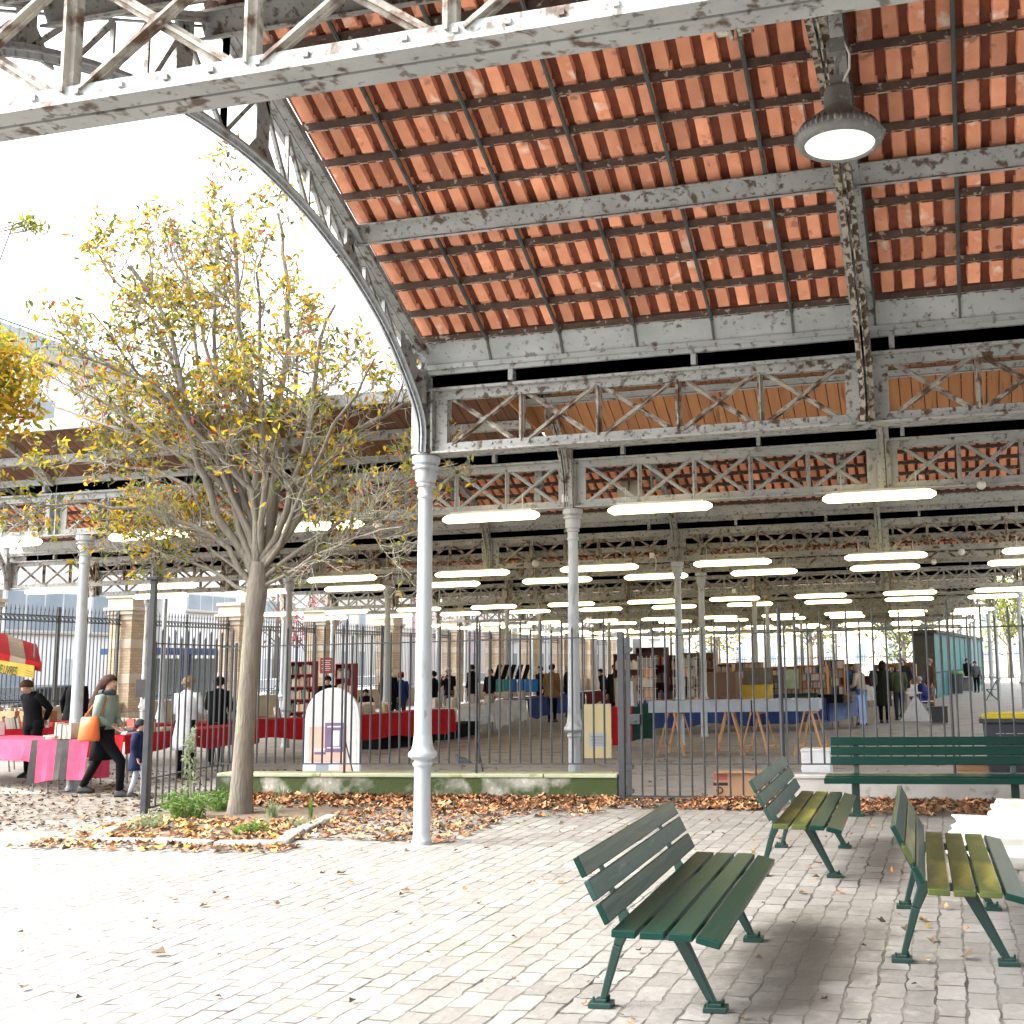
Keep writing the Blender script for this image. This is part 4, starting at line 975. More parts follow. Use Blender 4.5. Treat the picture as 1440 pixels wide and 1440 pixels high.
    k = len(zs); b._add(P, [(i*n+j, i*n+(j+1) % n, (i+1)*n+(j+1) % n, (i+1)*n+j) for i in range(k-1) for j in range(n)]+[tuple((k-1)*n+j for j in range(n))])
    for nm in 'lr':
        sh, el, wr = hands[nm]; q = sh.lerp(el, -.10); b.tube([U_(0, 0, 1.40).lerp(sh, .55), sh, sh.lerp(el, .5), el, el.lerp(wr, .5), wr], [.06, .075*bulk, .068*bulk, .060*bulk, .052, .043], 10)
    b.build('coat' if hem < .8 else 'top', top, e, True)
    if not hide_legs:
        b = B()
        for nm in 'lr':
            hp, kn, an = legs[nm]; b.tube([hp+V((0, 0, .10 if seat is None else .0)), hp, hp.lerp(kn, .5), kn, kn.lerp(an, .5), an+V((0, 0, .01))], [.10, .105, .085, .068, .058, .05], 10)
        b.build('trousers', bottom, e, True)
        if skirt is not None:
            b = B(); b.loft([(0, 0, .52, .205, .17), (0, 0, .70, .19, .155), (0, 0, .95, .17, .13)], 16); b.build('skirt', skirt, e, True)
        for nm in 'lr':
            an = legs[nm][2]; b = B(); z = max(.0, an.z-.085)
            b.loft([(an.x, an.y+.055, z+.0, .045, .135), (an.x, an.y+.055, z+.035, .048, .135), (an.x, an.y+.03, z+.07, .042, .10), (an.x, an.y, z+.10, .038, .05)], 12); b.build('shoe', shoes or SHOE, e, True)
    if scarf is not None:
        b = B(); b.tube([U_(.09*math.cos(a*PI/4), .085*math.sin(a*PI/4), 1.475+.01*math.sin(a)) for a in range(9)], .042, 8, cap=False); b.build('scarf', scarf, e, True)
    return e, U_, hands
random.seed(31)
def at(px, py): return G(px, py)
BLK = cloth((.0045, .005, .0065)); NAVY = cloth((.012, .02, .055)); JEAN = cloth((.10, .20, .38), 'denim'); DKJ = cloth((.03, .04, .07), 'denim'); BEIGE = cloth((.50, .44, .36)); OLIVE = cloth((.022, .025, .016)); TAN = cloth((.24, .13, .06)); WHT = cloth((.68, .69, .72)); SAGE = cloth((.22, .28, .235), 'quilted_cloth'); BLUE = cloth((.025, .05, .20)); GREYC = cloth((.16, .165, .17))
wf = G(152, 1118); w_, WU, wh = person('woman with a long brown ponytail striding past in a sage quilted jacket', V((-11.85, 13.75, .004)), 1.73, -78, SAGE, BLK, 'auburn', 'long', hem=.92, stride=.95, lean=3, arms=('bent', 'bent'), scarf=cloth((.06, .07, .08)), skirt=BLK, shoes=mat('black_trainer', (.006, .006, .007), rough=.7))
# her orange shoulder bag
ORB = mat('orange_leather', (.60, .13, .02), (.50, .10, .016), 4, .5); bp_ = w_.location
o = empty('shoulder_bag', 'bright orange bucket bag hanging from the walking woman', 'bag', (bp_.x+.02, bp_.y-.30, .80), rad(10))
b = B(); b.loft([(0, 0, .0, .14, .09), (0, 0, .03, .155, .10), (0, 0, .20, .135, .085), (0, 0, .33, .12, .06), (0, 0, .335, .10, .045)], 16); b.build('bag_body', ORB, o, True)
b = B(); b.tube([(-.09, 0, .32), (-.02, .10, .50), (.06, .16, .62), (.14, .18, .60), (.11, .08, .33)], .008, 6); b.build('strap', ORB, o)
person('small child in a navy padded coat and pale trousers, by the gate post', V((-11.15, 13.62, .004)), 1.08, -70, NAVY, cloth((.45, .47, .55)), 'dark', 'short', hem=.62, bulk=1.25, stride=.5, hat=(.03, .035, .04))
person('fair haired visitor in a long white coat seen from behind the open gate', G(258, 1097), 1.69, 10, WHT, BLK, 'fair', 'curly', hem=.50, flare=1.12, arms=('fwd', 'fwd'), lean=3)
person('dark haired visitor in black with a light strap, next to the white coat', G(303, 1078), 1.67, 20, BLK, BLK, 'dark', 'curly', hem=.84, arms=('fwd', 'fwd'), lean=6)
person('man in a black shirt looking down at the books beside the left column', atY(47, 1020, 16.3)*1+V((0, 0, -atY(47, 1020, 16.3).z)), 1.72, 172, BLK, BLK, 'brown', 'short', arms=('back', 'back'), lean=8, nod=28)
person('white haired man in a black coat turned away behind the left column', atY(103, 1010, 20.8)*1+V((0, 0, -atY(103, 1010, 20.8).z)), 1.80, 20, BLK, BLK, 'white', 'short', hem=.70, lean=8, bulk=1.15)
def stand(px, pyh, Y, H, *a, **k): 
    q = atY(px, pyh, Y); return person(a[0], V((q.x, Y, 0)), q.z if H is None else H, *a[1:], **k)
stand(547, 938, 30.0, None, 'grey haired man in a long black coat, left of the red hat', 8, BLK, BLK, 'grey', 'short', hem=.55, bulk=1.2)
stand(564, 945, 31.0, None, 'person with a red knitted hat and a blue jacket at the red cloth tables', 30, BLUE, DKJ, 'dark', 'short', hat=(.55, .02, .02), bulk=1.1)
stand(460, 946, 25.2, None, 'bent person in black browsing before the red bookcase', 215, BLK, BLK, 'dark', 'short', lean=24, arms=('reach', 'reach'))
stand(516, 964, 26.4, 1.28, 'dark figure stooping low over the red cloth table', 200, BLK, BLK, 'dark', 'curly', lean=20)
stand(610, 943, 33, None, 'person in black half hidden by the nearest column', 90, BLK, BLK, 'dark', 'short', hem=.6)
stand(631, 938, 34, None, 'white haired reader in dark clothes holding a book to the face', 190, BLK, GREYC, 'white', 'curly', arms=('up', 'up'), nod=10)
stand(664, 934, 41, None, 'thin person in black standing by a brick pillar', 70, BLK, BLK, 'dark', 'bun', hem=.6)
stand(776, 933, 33.0, None, 'person in a tan brown jacket seen from behind at the blue table', -8, TAN, BLK, 'dark', 'short', hem=.72, bulk=1.25)
stand(798, 934, 36, None, 'man in a dark jacket facing right behind the second column', -60, BLK, NAVY, 'grey', 'short', bulk=1.1)
stand(760, 936, 38, None, 'distant person in dark clothes left of the tan jacket', 150, BLK, BLK, 'dark', 'short')
stand(865, 933, 30, None, 'dark haired browser in black between the gate post and the second column', 170, BLK, BLK, 'brown', 'curly')
stand(850, 939, 40, None, 'distant browser in black bending by the cream board', 140, BLK, BLK, 'dark', 'bun', lean=15)
person('man in a cream jacket and blue jeans with a backpack at the pale blue table', G(1214, 1020), 1.66, 62, BEIGE, JEAN, 'grey', 'short', hem=.86, lean=9, nod=14, arms=('fwd', 'fwd'))
gq = G(1214, 1020); o = empty('backpack', 'dark backpack on the man in the cream jacket', 'backpack', (gq.x+.30, gq.y+.10, 1.02), rad(62))
b = B(); b.loft([(0, 0, 0, .13, .09), (0, 0, .06, .15, .11), (0, 0, .30, .14, .10), (0, 0, .42, .08, .06)], 12); b.build('pack', cloth((.05, .055, .06), 'nylon'), o, True)
b = B(); b.tube([(-.08, .06, .05), (-.1, .14, .25), (-.07, .06, .42)], .012, 5); b.build('strap', cloth((.03, .03, .035), 'nylon'), o)
person('woman in a long dark olive coat with black hair, standing with her back to us', G(1244, 1017), 1.70, -8, OLIVE, BLK, 'dark', 'bob', hem=.48, flare=1.15, bulk=1.1)
stand(1262, 932, 32.5, None, 'person hidden behind the olive coat with a green jacket', 20, cloth((.08, .10, .05)), DKJ, 'fair', 'short', bulk=1.1)
stand(1268, 924, 34.5, None, 'grey bearded man in a dark pullover and cream trousers, facing us', 176, cloth((.02, .022, .03)), cloth((.50, .45, .36)), 'grey', 'short', bulk=1.2, arms=('bent', 'bent'))
stand(1307, 925, 38.5, None, 'person in a brown waistcoat and red sleeves standing behind the seated man', 120, cloth((.12, .07, .05)), cloth((.25, .10, .08)), 'fair', 'short', bulk=1.1)
q = G(1303, 1006); person('man in a blue jacket seated on a folding chair at the small white table', V((q.x, q.y, 0)), 1.62, 105, BLUE, BLUE, 'grey', 'short', seat=.45, lean=16, arms=('fwd', 'fwd'), bulk=1.15)
stand(1359, 929, 62, 1.72, 'far person in black beside the teal cabin', 200, BLK, BLK, 'dark', 'short')
stand(1372, 932, 58, 1.60, 'far person in dark clothes leaning by the pale columns', 160, GREYC, BLK, 'dark', 'short', lean=14)
stand(690, 940, 37, None, 'distant person in black behind the teal and blue bags', 180, BLK, BLK, 'dark', 'short')
stand(1160, 935, 44, None, 'distant person in dark clothes near the wooden shelves', 20, BLK, BLK, 'dark', 'short')
# ---------------------------------------------------------------- stalls, tables, cloths, books
PAGES = mat('book_pages', (.60, .55, .45), (.50, .45, .36), 30, .9)
COVERS = [mat('book_cover', c, tuple(q*.8 for q in c), 8, .6) for c in ((.60, .56, .47), (.52, .46, .36), (.64, .62, .58), (.42, .10, .08), (.08, .10, .22), (.55, .42, .20), (.20, .12, .08), (.10, .16, .11), (.62, .57, .50), (.45, .40, .33), (.30, .28, .27), (.58, .30, .16))]
BOOKS = []
random.seed(41)
for k in range(14):
    w_, h_, t_ = U(.12, .17), U(.18, .25), U(.016, .042); b = B(); b.m = 0
    b.box((-t_/2+.0015, 0, h_/2), (.003, w_, h_)); b.box((t_/2-.0015, 0, h_/2), (.003, w_, h_)); b.box((0, -w_/2+.002, h_/2), (t_-.005, .004, h_))
    b.m = 1; b.box((0, .004, h_/2), (t_-.006, w_-.014, h_-.01)); BOOKS.append((b.mesh('book', [COVERS[k % 12], PAGES]), t_, w_, h_))
def book(p, rz, lab, grp, flat=False, lean=0, k=None):
    me, t, w_, h = BOOKS[k if k is not None else random.randrange(14)]
    o = bpy.data.objects.new('book', me); COL.objects.link(o)
    if flat: o.rotation_euler = Euler((0, rad(90), rz)); o.location = p+V((0, 0, t/2)); o.rotation_euler = (Matrix.Rotation(rz, 3, 'Z')@Matrix.Rotation(rad(90), 3, 'Y')).to_euler()
    else: o.rotation_euler = (Matrix.Rotation(rz, 3, 'Z')@Matrix.Rotation(lean, 3, 'Y')).to_euler(); o.location = p
    tag(o, lab, 'book', grp); return t
TOPM = mat('folding_table_top', (.40, .37, .32), rough=.7); LEGM = mat('table_leg_steel', (.20, .20, .20), rough=.45, metal=.3)
def table(a, c, depth, top=.75, label='', side=1, cloth_=None, legs=True, lname='folding_table'):
    """front top edge runs a -> c, the table lies behind it (side +1 = left of a->c)"""
    a = V((a[0], a[1], 0)); c = V((c[0], c[1], 0)); d = (c-a); L = d.length; rz = math.atan2(d.y, d.x)
    e = empty(lname, label, 'table', a, rz)
    b = B(); b.box((L/2, side*depth/2, top-.02), (L-.02, depth-.02, .035)); b.build('table_top', TOPM, e)
    for x in (.12, L-.12):
        for s in (.08, depth-.08):
            b = B(); b.tube([(x, side*s, top-.04), (x+(.08 if x < L/2 else -.08), side*(s+(.03 if s < depth/2 else -.03)), .0)], .013, 6); b.build('leg', LEGM, e)
    return e, L, rz
def drape(e, L, depth, top, mats, label, cat='tablecloth', drop=.45, side=1, uneven=.05, ends=True, stripes=None, seed=1):
    """a cloth lying over a table: top sheet, front fall and end falls with folds"""
    rnd = random.Random(seed); b = B(); ph = rnd.uniform(0, 6)
    def fold(x): return .018*math.sin(x*11+ph)+.012*math.sin(x*23+ph*2)
    def low(x): return drop+uneven*math.sin(x*2.1+ph)+uneven*.6*math.sin(x*5.3+ph*1.7)
    n = max(8, int(L*10))
    def setm(x): b.m = stripes(x) if stripes else 0
    for i in range(n):
        x0, x1 = -.02+(L+.04)*i/n, -.02+(L+.04)*(i+1)/n; setm((x0+x1)/2)
        f = lambda x, t: V((x, -side*(.012+(.02+abs(fold(x))*2.0)*t), top+.008-low(x)*t))
        b._add([V((x0, -side*.012, top+.008)), V((x1, -side*.012, top+.008)), V((x1, side*(depth+.01), top+.008)), V((x0, side*(depth+.01), top+.008))], [(0, 1, 2, 3)])
        for q in range(4): b._add([f(x0, q/4), f(x1, q/4), f(x1, (q+1)/4), f(x0, (q+1)/4)], [(0, 1, 2, 3)])
    if ends:
        for xx, sg in ((-.02, -1), (L+.02, 1)):
            setm(xx)
            for i in range(6):
                y0, y1 = side*depth*i/6, side*depth*(i+1)/6
                g = lambda y, t: V((xx+sg*(.01+abs(fold(y*2+3)))*t, y, top+.008-low(y+2)*t))
                for q in range(3): b._add([g(y0, q/3), g(y1, q/3), g(y1, (q+1)/3), g(y0, (q+1)/3)], [(0, 1, 2, 3)])
    o = b.build('tablecloth', mats, None, False, solid=.004); o.location = e.location; o.rotation_euler = e.rotation_euler
    o['label'] = label; o['category'] = 'tablecloth'; return o
def fill(e, L, depth, top, n, lab, grp, side=1, rows=2, flat=.35, pal=None, x0=.05, x1=None):
    M = Matrix.Translation(e.location)@Matrix.Rotation(e.rotation_euler.z, 4, 'Z'); k = 0; x1 = x1 or L-.05
    per = max(1, n//rows)
    for r in range(rows):
        y = side*(depth*(r+.5)/rows); x = x0; c = 0
        while x < x1-.05 and c < per:
            kk = random.choice(pal) if pal else random.randrange(14)
            if random.random() < flat:
                z = top+.014; m_ = min(random.randint(1, 4), per-c)
                for _ in range(m_): z += book(M@V((x+.10+U(-.02, .02), y+U(-.03, .03), z)), e.rotation_euler.z+U(-.25, .25)+PI/2*0, lab, grp, True, k=random.choice(pal) if pal else None); c += 1
                x += .25
            else:
                m_ = random.randint(4, 9); ln = U(-.22, .05)
                for _ in range(min(m_, per-c)):
                    kk = random.choice(pal) if pal else random.randrange(14); t = BOOKS[kk][1]; x += t+.004
                    book(M@V((x, y+U(-.01, .01), top+.016)), e.rotation_euler.z+U(-.03, .03), lab, grp, False, ln, kk); c += 1
                x += .05
            if c >= per: break
    return
RED = cloth((.42, .012, .02), 'tablecloth_fabric'); PINK = cloth((.62, .07, .14), 'tablecloth_fabric'); CHAR = cloth((.075, .07, .07), 'tablecloth_fabric'); WHITE = cloth((.70, .70, .72), 'tablecloth_fabric'); DBLUE = cloth((.035, .06, .19), 'tablecloth_fabric'); PBLUE = cloth((.25, .34, .58), 'tablecloth_fabric'); MAROON = cloth((.13, .02, .03), 'tablecloth_fabric'); DGREEN = cloth((.015, .05, .04), 'tablecloth_fabric'); TEALC = cloth((.03, .22, .22), 'tablecloth_fabric')
random.seed(43)
PALE = [0, 1, 2, 8, 9, 12, 13, 1]
# striped stall on the left
e, L, rz = table((-13.20, 13.92), (-12.30, 13.98), .44, .78, 'folding table under the pink and charcoal striped cloth by the left column')
drape(e, L, .44, .78, [PINK, CHAR], 'pink and charcoal striped cloth hanging down to the ground before the left column', drop=.56, uneven=.05, stripes=lambda x: 1 if (x < .10 or .40 < x < .64) else 0, seed=3)
fill(e, L, .44, .78, 26, 'pale book on the pink and charcoal striped cloth', 'books on the striped cloth', pal=PALE, rows=2)
e, L, rz = table((-17.6, 15.6), (-13.30, 14.05), .75, .76, 'long folding table with a short pink cloth at the left edge')
drape(e, L, .75, .76, [PINK, CHAR], 'short pink cloth with a charcoal hem on the table at the left edge', drop=.30, uneven=.06, stripes=lambda x: 0, seed=5)
fill(e, L, .75, .76, 46, 'pale book standing on the table at the left edge before the man in black', 'books on the left edge table', pal=PALE, rows=2, flat=.15, x0=.9)
e, L, rz = table((-22.5, 20.2), (-17.2, 18.6), .8, .80, 'long table of wooden book boxes behind the man in the black shirt')
drape(e, L, .8, .80, [RED], 'red cloth under the wooden book boxes at the far left', drop=.3, seed=7)
WOODB = mat('book_box_wood', (.36, .20, .09), (.28, .15, .07), 6, .7)
for k in range(6):
    x = .4+k*.8; o = empty('book_box', 'open wooden box of secondhand books behind the man in the black shirt', 'box', (Matrix.Translation(e.location)@Matrix.Rotation(rz, 4, 'Z')@V((x, .35, .815))), rz, 'wooden boxes of books at the far left')
    b = B(); b.box((0, 0, .01), (.62, .42, .02)); b.box((0, -.20, .11), (.62, .018, .2)); b.box((0, .20, .11), (.62, .018, .2)); b.box((-.30, 0, .11), (.018, .38, .2)); b.box((.30, 0, .11), (.018, .38, .2)); b.build('crate', WOODB, o)
    x = -.27
    while x < .25:
        kk = random.randrange(14); t = BOOKS[kk][1]; q = bpy.data.objects.new('book', BOOKS[kk][0]); COL.objects.link(q); q.parent = o; q.location = (x+t/2, U(-.1, .02), .03); q.scale = (1, 1, 1.05); x += t+.012
e, L, rz = table((-12.7, 15.2), (-12.45, 18.3), .75, .76, 'red covered table behind the walking woman')
drape(e, L, .75, .76, [RED], 'red cloth on the table behind the walking woman and child', drop=.30, seed=9); fill(e, L, .75, .76, 40, 'book lying on the red cloth behind the walking woman', 'books on the red cloth behind the woman', pal=PALE+[3, 4, 11])
e, L, rz = table((-16.9, 17.0), (-14.2, 19.0), .8, .76, 'red covered table beyond the long white coat')
drape(e, L, .8, .76, [RED], 'red cloth beyond the visitor in the long white coat', drop=.28, seed=10); fill(e, L, .8, .76, 26, 'book in the rows beyond the long white coat', 'books beyond the white coat')
e, L, rz = table((-14.1, 19.1), (-12.25, 21.1), .8, .76, 'red covered table between the tree trunk and the arched poster board')
drape(e, L, .8, .76, [RED], 'red cloth with a hanging corner between the tree trunk and the arched poster board', drop=.40, uneven=.035, seed=11); fill(e, L, .8, .76, 40, 'book on the red cloth between the tree trunk and the arched board', 'books between trunk and arched board', pal=PALE+[3, 4, 5])
e, L, rz = table((-12.1, 21.25), (-11.45, 24.5), .85, .76, 'long red covered table right of the arched poster board')
drape(e, L, .85, .76, [RED], 'deep red cloth right of the arched poster board, crossed by the nearest column', drop=.52, uneven=.03, seed=12); fill(e, L, .85, .76, 46, 'tan paperback leaning on the deep red cloth right of the arched board', 'books on the deep red cloth', pal=[1, 5, 9, 0, 11, 13], flat=.5)
e, L, rz = table((-11.45, 24.7), (-11.75, 27.6), .85, .77, 'white covered table with black trestles beside the deep red cloth')
drape(e, L, .85, .77, [WHITE], 'short white cloth next to the deep red cloth', drop=.26, uneven=.01, seed=13); fill(e, L, .85, .77, 26, 'cream book on the short white cloth', 'books on the short white cloth', pal=PALE, flat=.1)
e, L, rz = table((-11.78, 27.7), (-12.1, 30.7), .85, .77, 'white covered table with a long ragged cloth')
drape(e, L, .85, .77, [WHITE], 'long white cloth with a ragged hem, left of the dark blue cloth', drop=.58, uneven=.08, seed=14); fill(e, L, .85, .77, 22, 'book on the long white cloth', 'books on the long white cloth', flat=.2)
e, L, rz = table((-12.1, 30.85), (-12.45, 37.0), .9, .77, 'dark blue covered table below the teal and blue bags')
drape(e, L, .9, .77, [DBLUE], 'dark blue cloth on the long table left of the second column', drop=.55, uneven=.04, seed=15); fill(e, L, .9, .77, 20, 'book on the dark blue cloth', 'books on the dark blue cloth', flat=.4)
e, L, rz = table((-12.4, 37.2), (-12.2, 41), .9, .77, 'maroon covered table at the end of the left row')
drape(e, L, .9, .77, [MAROON], 'maroon cloth at the end of the left row of tables', drop=.4, seed=16)
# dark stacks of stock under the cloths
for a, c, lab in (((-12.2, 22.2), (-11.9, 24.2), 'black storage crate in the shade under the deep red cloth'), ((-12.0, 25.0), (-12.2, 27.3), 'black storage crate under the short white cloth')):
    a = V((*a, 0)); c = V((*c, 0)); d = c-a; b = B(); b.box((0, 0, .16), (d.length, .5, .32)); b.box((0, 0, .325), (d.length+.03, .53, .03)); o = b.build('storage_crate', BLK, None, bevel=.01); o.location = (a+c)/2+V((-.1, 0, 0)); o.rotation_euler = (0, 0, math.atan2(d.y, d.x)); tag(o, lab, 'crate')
# awning of the bookstall at the left edge with its yellow banner
YEL = mat('yellow_banner', (.62, .46, .05), (.52, .38, .04), 3, .7); AWR = cloth((.50, .02, .03), 'awning_red'); AWB = cloth((.42, .36, .27), 'awning_beige'); INK = mat('black_lettering', (.012, .012, .012), rough=.6)
A0 = atY(-70, 880, 17.6); A1 = atY(57, 930, 17.9); A2 = atY(48, 950, 17.9)
aw = empty('market_awning', 'red and beige striped awning with a yellow banner at the left edge', 'awning', (A0.x, A0.y, 0))
rel = lambda p: p-V((A0.x, A0.y, 0))
b = B(); n = 6; R0, R1 = rel(atY(-70, 868, 19.0)), rel(atY(52, 908, 19.0)); F0, F1 = rel(atY(-70, 902, 17.6)), rel(atY(58, 934, 17.6))
for k in range(n):
    b.m = (1 if k in (1, 4) else 0) if k < 4 else (1 if k == 4 else 0); t0, t1 = k/n, (k+1)/n
    b.slab(F0.lerp(F1, t0), F0.lerp(F1, t1), R0.lerp(R1, t1), R0.lerp(R1, t0), (0, 0, .02)); dz = V((0, 0, -.14)); b.slab(F0.lerp(F1, t0)+dz, F0.lerp(F1, t1)+dz, F0.lerp(F1, t1), F0.lerp(F1, t0), (0, -.012, 0))
b.build('canopy', [AWR, AWB], aw)
BN0, BN1 = rel(atY(-70, 918, 17.5)), rel(atY(48, 936, 17.5)); bd = (BN1-BN0); hgt = V((0, 0, -.235)); 
b = B(); b.slab(BN0+hgt, BN1+hgt, BN1, BN0, (0, .015, 0)); bn = b.build('banner', YEL, aw)
def text_mesh(name, txt, size, m, parent, M, ext=.002):
    cu = bpy.data.curves.new(name, 'FONT'); cu.body = txt; cu.size = size; cu.extrude = ext; ob = bpy.data.objects.new(name, cu); COL.objects.link(ob)
    dg = bpy.context.evaluated_depsgraph_get(); me = bpy.data.meshes.new_from_object(ob.evaluated_get(dg)); bpy.data.objects.remove(ob); me.materials.clear(); me.materials.append(m)
    o = bpy.data.objects.new(name, me); COL.objects.link(o); o.parent = parent; o.matrix_local = M; return o
ux = bd.normalized(); uz = V((0, 0, 1)); uz = (uz-ux*uz.dot(ux)).normalized(); un = ux.cross(uz)
pp = rel(atY(-6, 946, 17.48))
M = Matrix((ux, uz, un)).transposed().to_4x4(); M.translation = pp; M = M@Matrix.Diagonal((.68, 1.55, 1, 1))
text_mesh('lettering', 'DE LIVRES', .155, INK, bn, M)
b = B()
for k in range(3): b.bar(pp+ux*.66+uz*(.04+.045*k)-V((0, .0, 0)), pp+ux*(.86-.02*k)+uz*(.03+.04*k), .006, .006)
b.build('small_print', INK, bn)
for q, lab in ((rel(atY(47, 950, 17.9)), 1), (rel(atY(-60, 950, 17.9)), 2)):
    b = B(); b.tube([(q.x, q.y, 0), (q.x, q.y, 2.35)], .02, 8); b.build('pole', LEGM, aw)
GB = mat('green_plastic_bag', (.06, .34, .04), (.03, .16, .03), 4, .5)
q = G(18, 1085); b = B(); b.loft([(0, 0, 0, .42, .26), (0, 0, .12, .46, .28), (.03, 0, .30, .40, .22), (.06, 0, .42, .26, .12)], 16); o = b.build('shopping_bag', GB, None, True); o.location = (q.x-.3, q.y-1.2, 0); tag(o, 'full green shopping bag on the ground at the left edge', 'bag')
# small sign cards on the left tables
for px, py, Y, w_, h_, m_, lab in ((200, 968, 19.5, .30, .36, GREYC, 'grey square sign among the books left of the open gate'), (205, 990, 18.6, .22, .2, WHITE, 'small pale card below the grey square sign'), (470, 990, 18.6, .2, .2, PBLUE, 'lavender paper among the books by the arched board')):
    q = atY(px, py, Y); b = B(); b.box((0, 0, 0), (w_, .012, h_)); b.bar((0, .02, -h_/2), (0, .10, -h_/2-.12), .02, .02); o = b.build('sign_card', m_); o.location = q; tag(o, lab, 'sign')

# arched poster board
BOARD = mat('white_board', (.66, .67, .70), rough=.4)
PEACH = mat('poster_peach', (.60, .30, .24), (.66, .42, .34), 5, .6); PURP = mat('poster_purple', (.12, .08, .17), (.16, .11, .2), 4, .6); PGREY = mat('poster_grey', (.45, .50, .60), (.58, .60, .62), 4, .6)
q0, q1 = atY(425, 1085, 15.1), atY(505, 1085, 15.1); top = atY(463, 967, 15.1).z; W_ = (q1-q0).length; e = empty('poster_board', 'white arched poster board behind the railing with a purple centre and peach prints', 'poster board', (q0.x, 15.1, .02), rad(1))
H_ = top-.02; arc = [(0, 0), (W_, 0), (W_*.985, H_*.66)]+[(W_/2+W_*.47*math.cos(a), H_*.70+H_*.30*math.sin(a)) for a in [PI*k/14 for k in range(15)]]+[(W_*.015, H_*.66)]
b = B(); b.prism(arc, (0, 0, 0), (1, 0, 0), (0, 0, 1), (0, .05, 0)); b.build('panel', BOARD, e, bevel=.006)
inn = [(.05+(x/W_)*(W_-.1), .08+(z/H_)*(H_-.13)) for x, z in arc]; b = B(); b.prism([(x, z) for x, z in inn if True], (0, -.004, 0), (1, 0, 0), (0, 0, 1), (0, .004, 0)); b.build('sheet', mat('poster_paper', (.60, .60, .60), rough=.5), e)
def patch(x, z, w_, h_, m_, y=-.009): b = B(); b.box((W_*x, y, H_*z), (W_*w_, .003, H_*h_)); b.build('print', m_, e)
patch(.44, .42, .66, .36, PEACH, -.0065); patch(.56, .49, .34, .30, PURP, -.010); patch(.58, .48, .13, .16, BOARD, -.013); patch(.45, .17, .62, .16, PGREY, -.0065); patch(.75, .16, .2, .12, PEACH, -.010); patch(.31, .33, .2, .025, PURP, -.010); patch(.31, .37, .2, .02, BOARD, -.010); patch(.56, .385, .26, .012, BOARD, -.013); patch(.56, .60, .26, .014, BOARD, -.013); patch(.55, .11, .2, .10, PEACH, -.010); patch(.35, .18, .22, .10, mat('poster_slate', (.25, .28, .33), None, 6, .6), -.010)
# cream notice board by the second column
CRM = mat('cream_notice', (.66, .56, .30), (.60, .52, .30), 3, .6)
q0, q1 = atY(821, 1064, 19.6), atY(860, 1064, 19.6); e = empty('notice_board', 'cream notice board leaning beside the second column', 'notice board', (q0.x, 19.6, 0)); zt = atY(840, 990, 19.6).z; w_ = (q1-q0).length
b = B(); b.box((w_/2, 0, zt/2+.02), (w_, .03, zt-.04)); b.build('panel', CRM, e, bevel=.004)
b = B(); b.box((w_*.52, -.02, zt*.36), (w_*.62, .004, zt*.26)); b.build('paper', mat('notice_paper', (.52, .55, .60), rough=.6), e)
for k in range(7): b = B(); b.box((w_*.52, -.0235, zt*(.27+.026*k)), (w_*(.5-.04*(k % 3)), .001, zt*.006)); b.build('print_line', INK, e)
# red bookcase and its red sign
REDW = mat('red_painted_wood', (.30, .02, .02), (.24, .016, .018), 5, .6)
def bookcase(name, label, c, rz, w_, h_, shelves, m_, z0=0, dep=.28, pal=None, fillp=.85, seed=1, backm=None):
    rnd = random.Random(seed); e = empty(name, label, 'bookcase', c, rz); t = .022
    b = B(); b.box((-w_/2+t/2, 0, z0+h_/2), (t, dep, h_)); b.box((w_/2-t/2, 0, z0+h_/2), (t, dep, h_)); b.box((0, dep/2-.008, z0+h_/2), (w_-2*t, .014, h_-.02))
    for k in range(shelves+1): b.box((0, -.004, z0+t/2+(h_-t)*k/shelves), (w_-2*t, dep-.02, t))
    b.build('case', m_, e); sh = (h_-t)/shelves
    for k in range(shelves):
        x = -w_/2+t+.02; b = B(); b.m = 0
        while x < w_/2-.05:
            tk = rnd.uniform(.018, .05)
            if rnd.random() < fillp: b.m = rnd.randrange(len(SPINES)) if pal is None else rnd.choice(pal); hh = min(sh-.04, rnd.uniform(.17, .25)); b.box((x+tk/2, -.03, z0+t+sh*k+hh/2), (tk-.003, .16, hh))
            x += tk
        if b.v: b.build('book_row', SPINES, e)
    return e
SPINES = COVERS
bookcase('bookcase', 'red bookcase full of paperbacks behind the arched poster board', (atY(425, 960, 26.5).x, 26.5, 0), rad(4), .75, 1.98, 6, REDW, seed=2)
bookcase('bookcase', 'narrow red rack of books right of the red sign', (atY(484, 960, 26.5).x, 26.6, 0), rad(-4), .5, 1.9, 5, REDW, seed=3)
q = atY(459, 936, 25.9); b = B(); b.box((0, 0, 0), (.36, .015, .40)); o = b.build('red_sign', REDW); o.location = q; tag(o, 'red notice with white lines standing on the red bookcase', 'sign')
for k in range(6): b = B(); b.box((0, -.0095, .13-.05*k), (.26-.06*(k % 2), .002, .016)); b.build('print_line', BOARD, o)
b = B(); b.bar((0, .02, -.2), (0, .02, -q.z), .03, .02); b.build('pole', REDW, o)
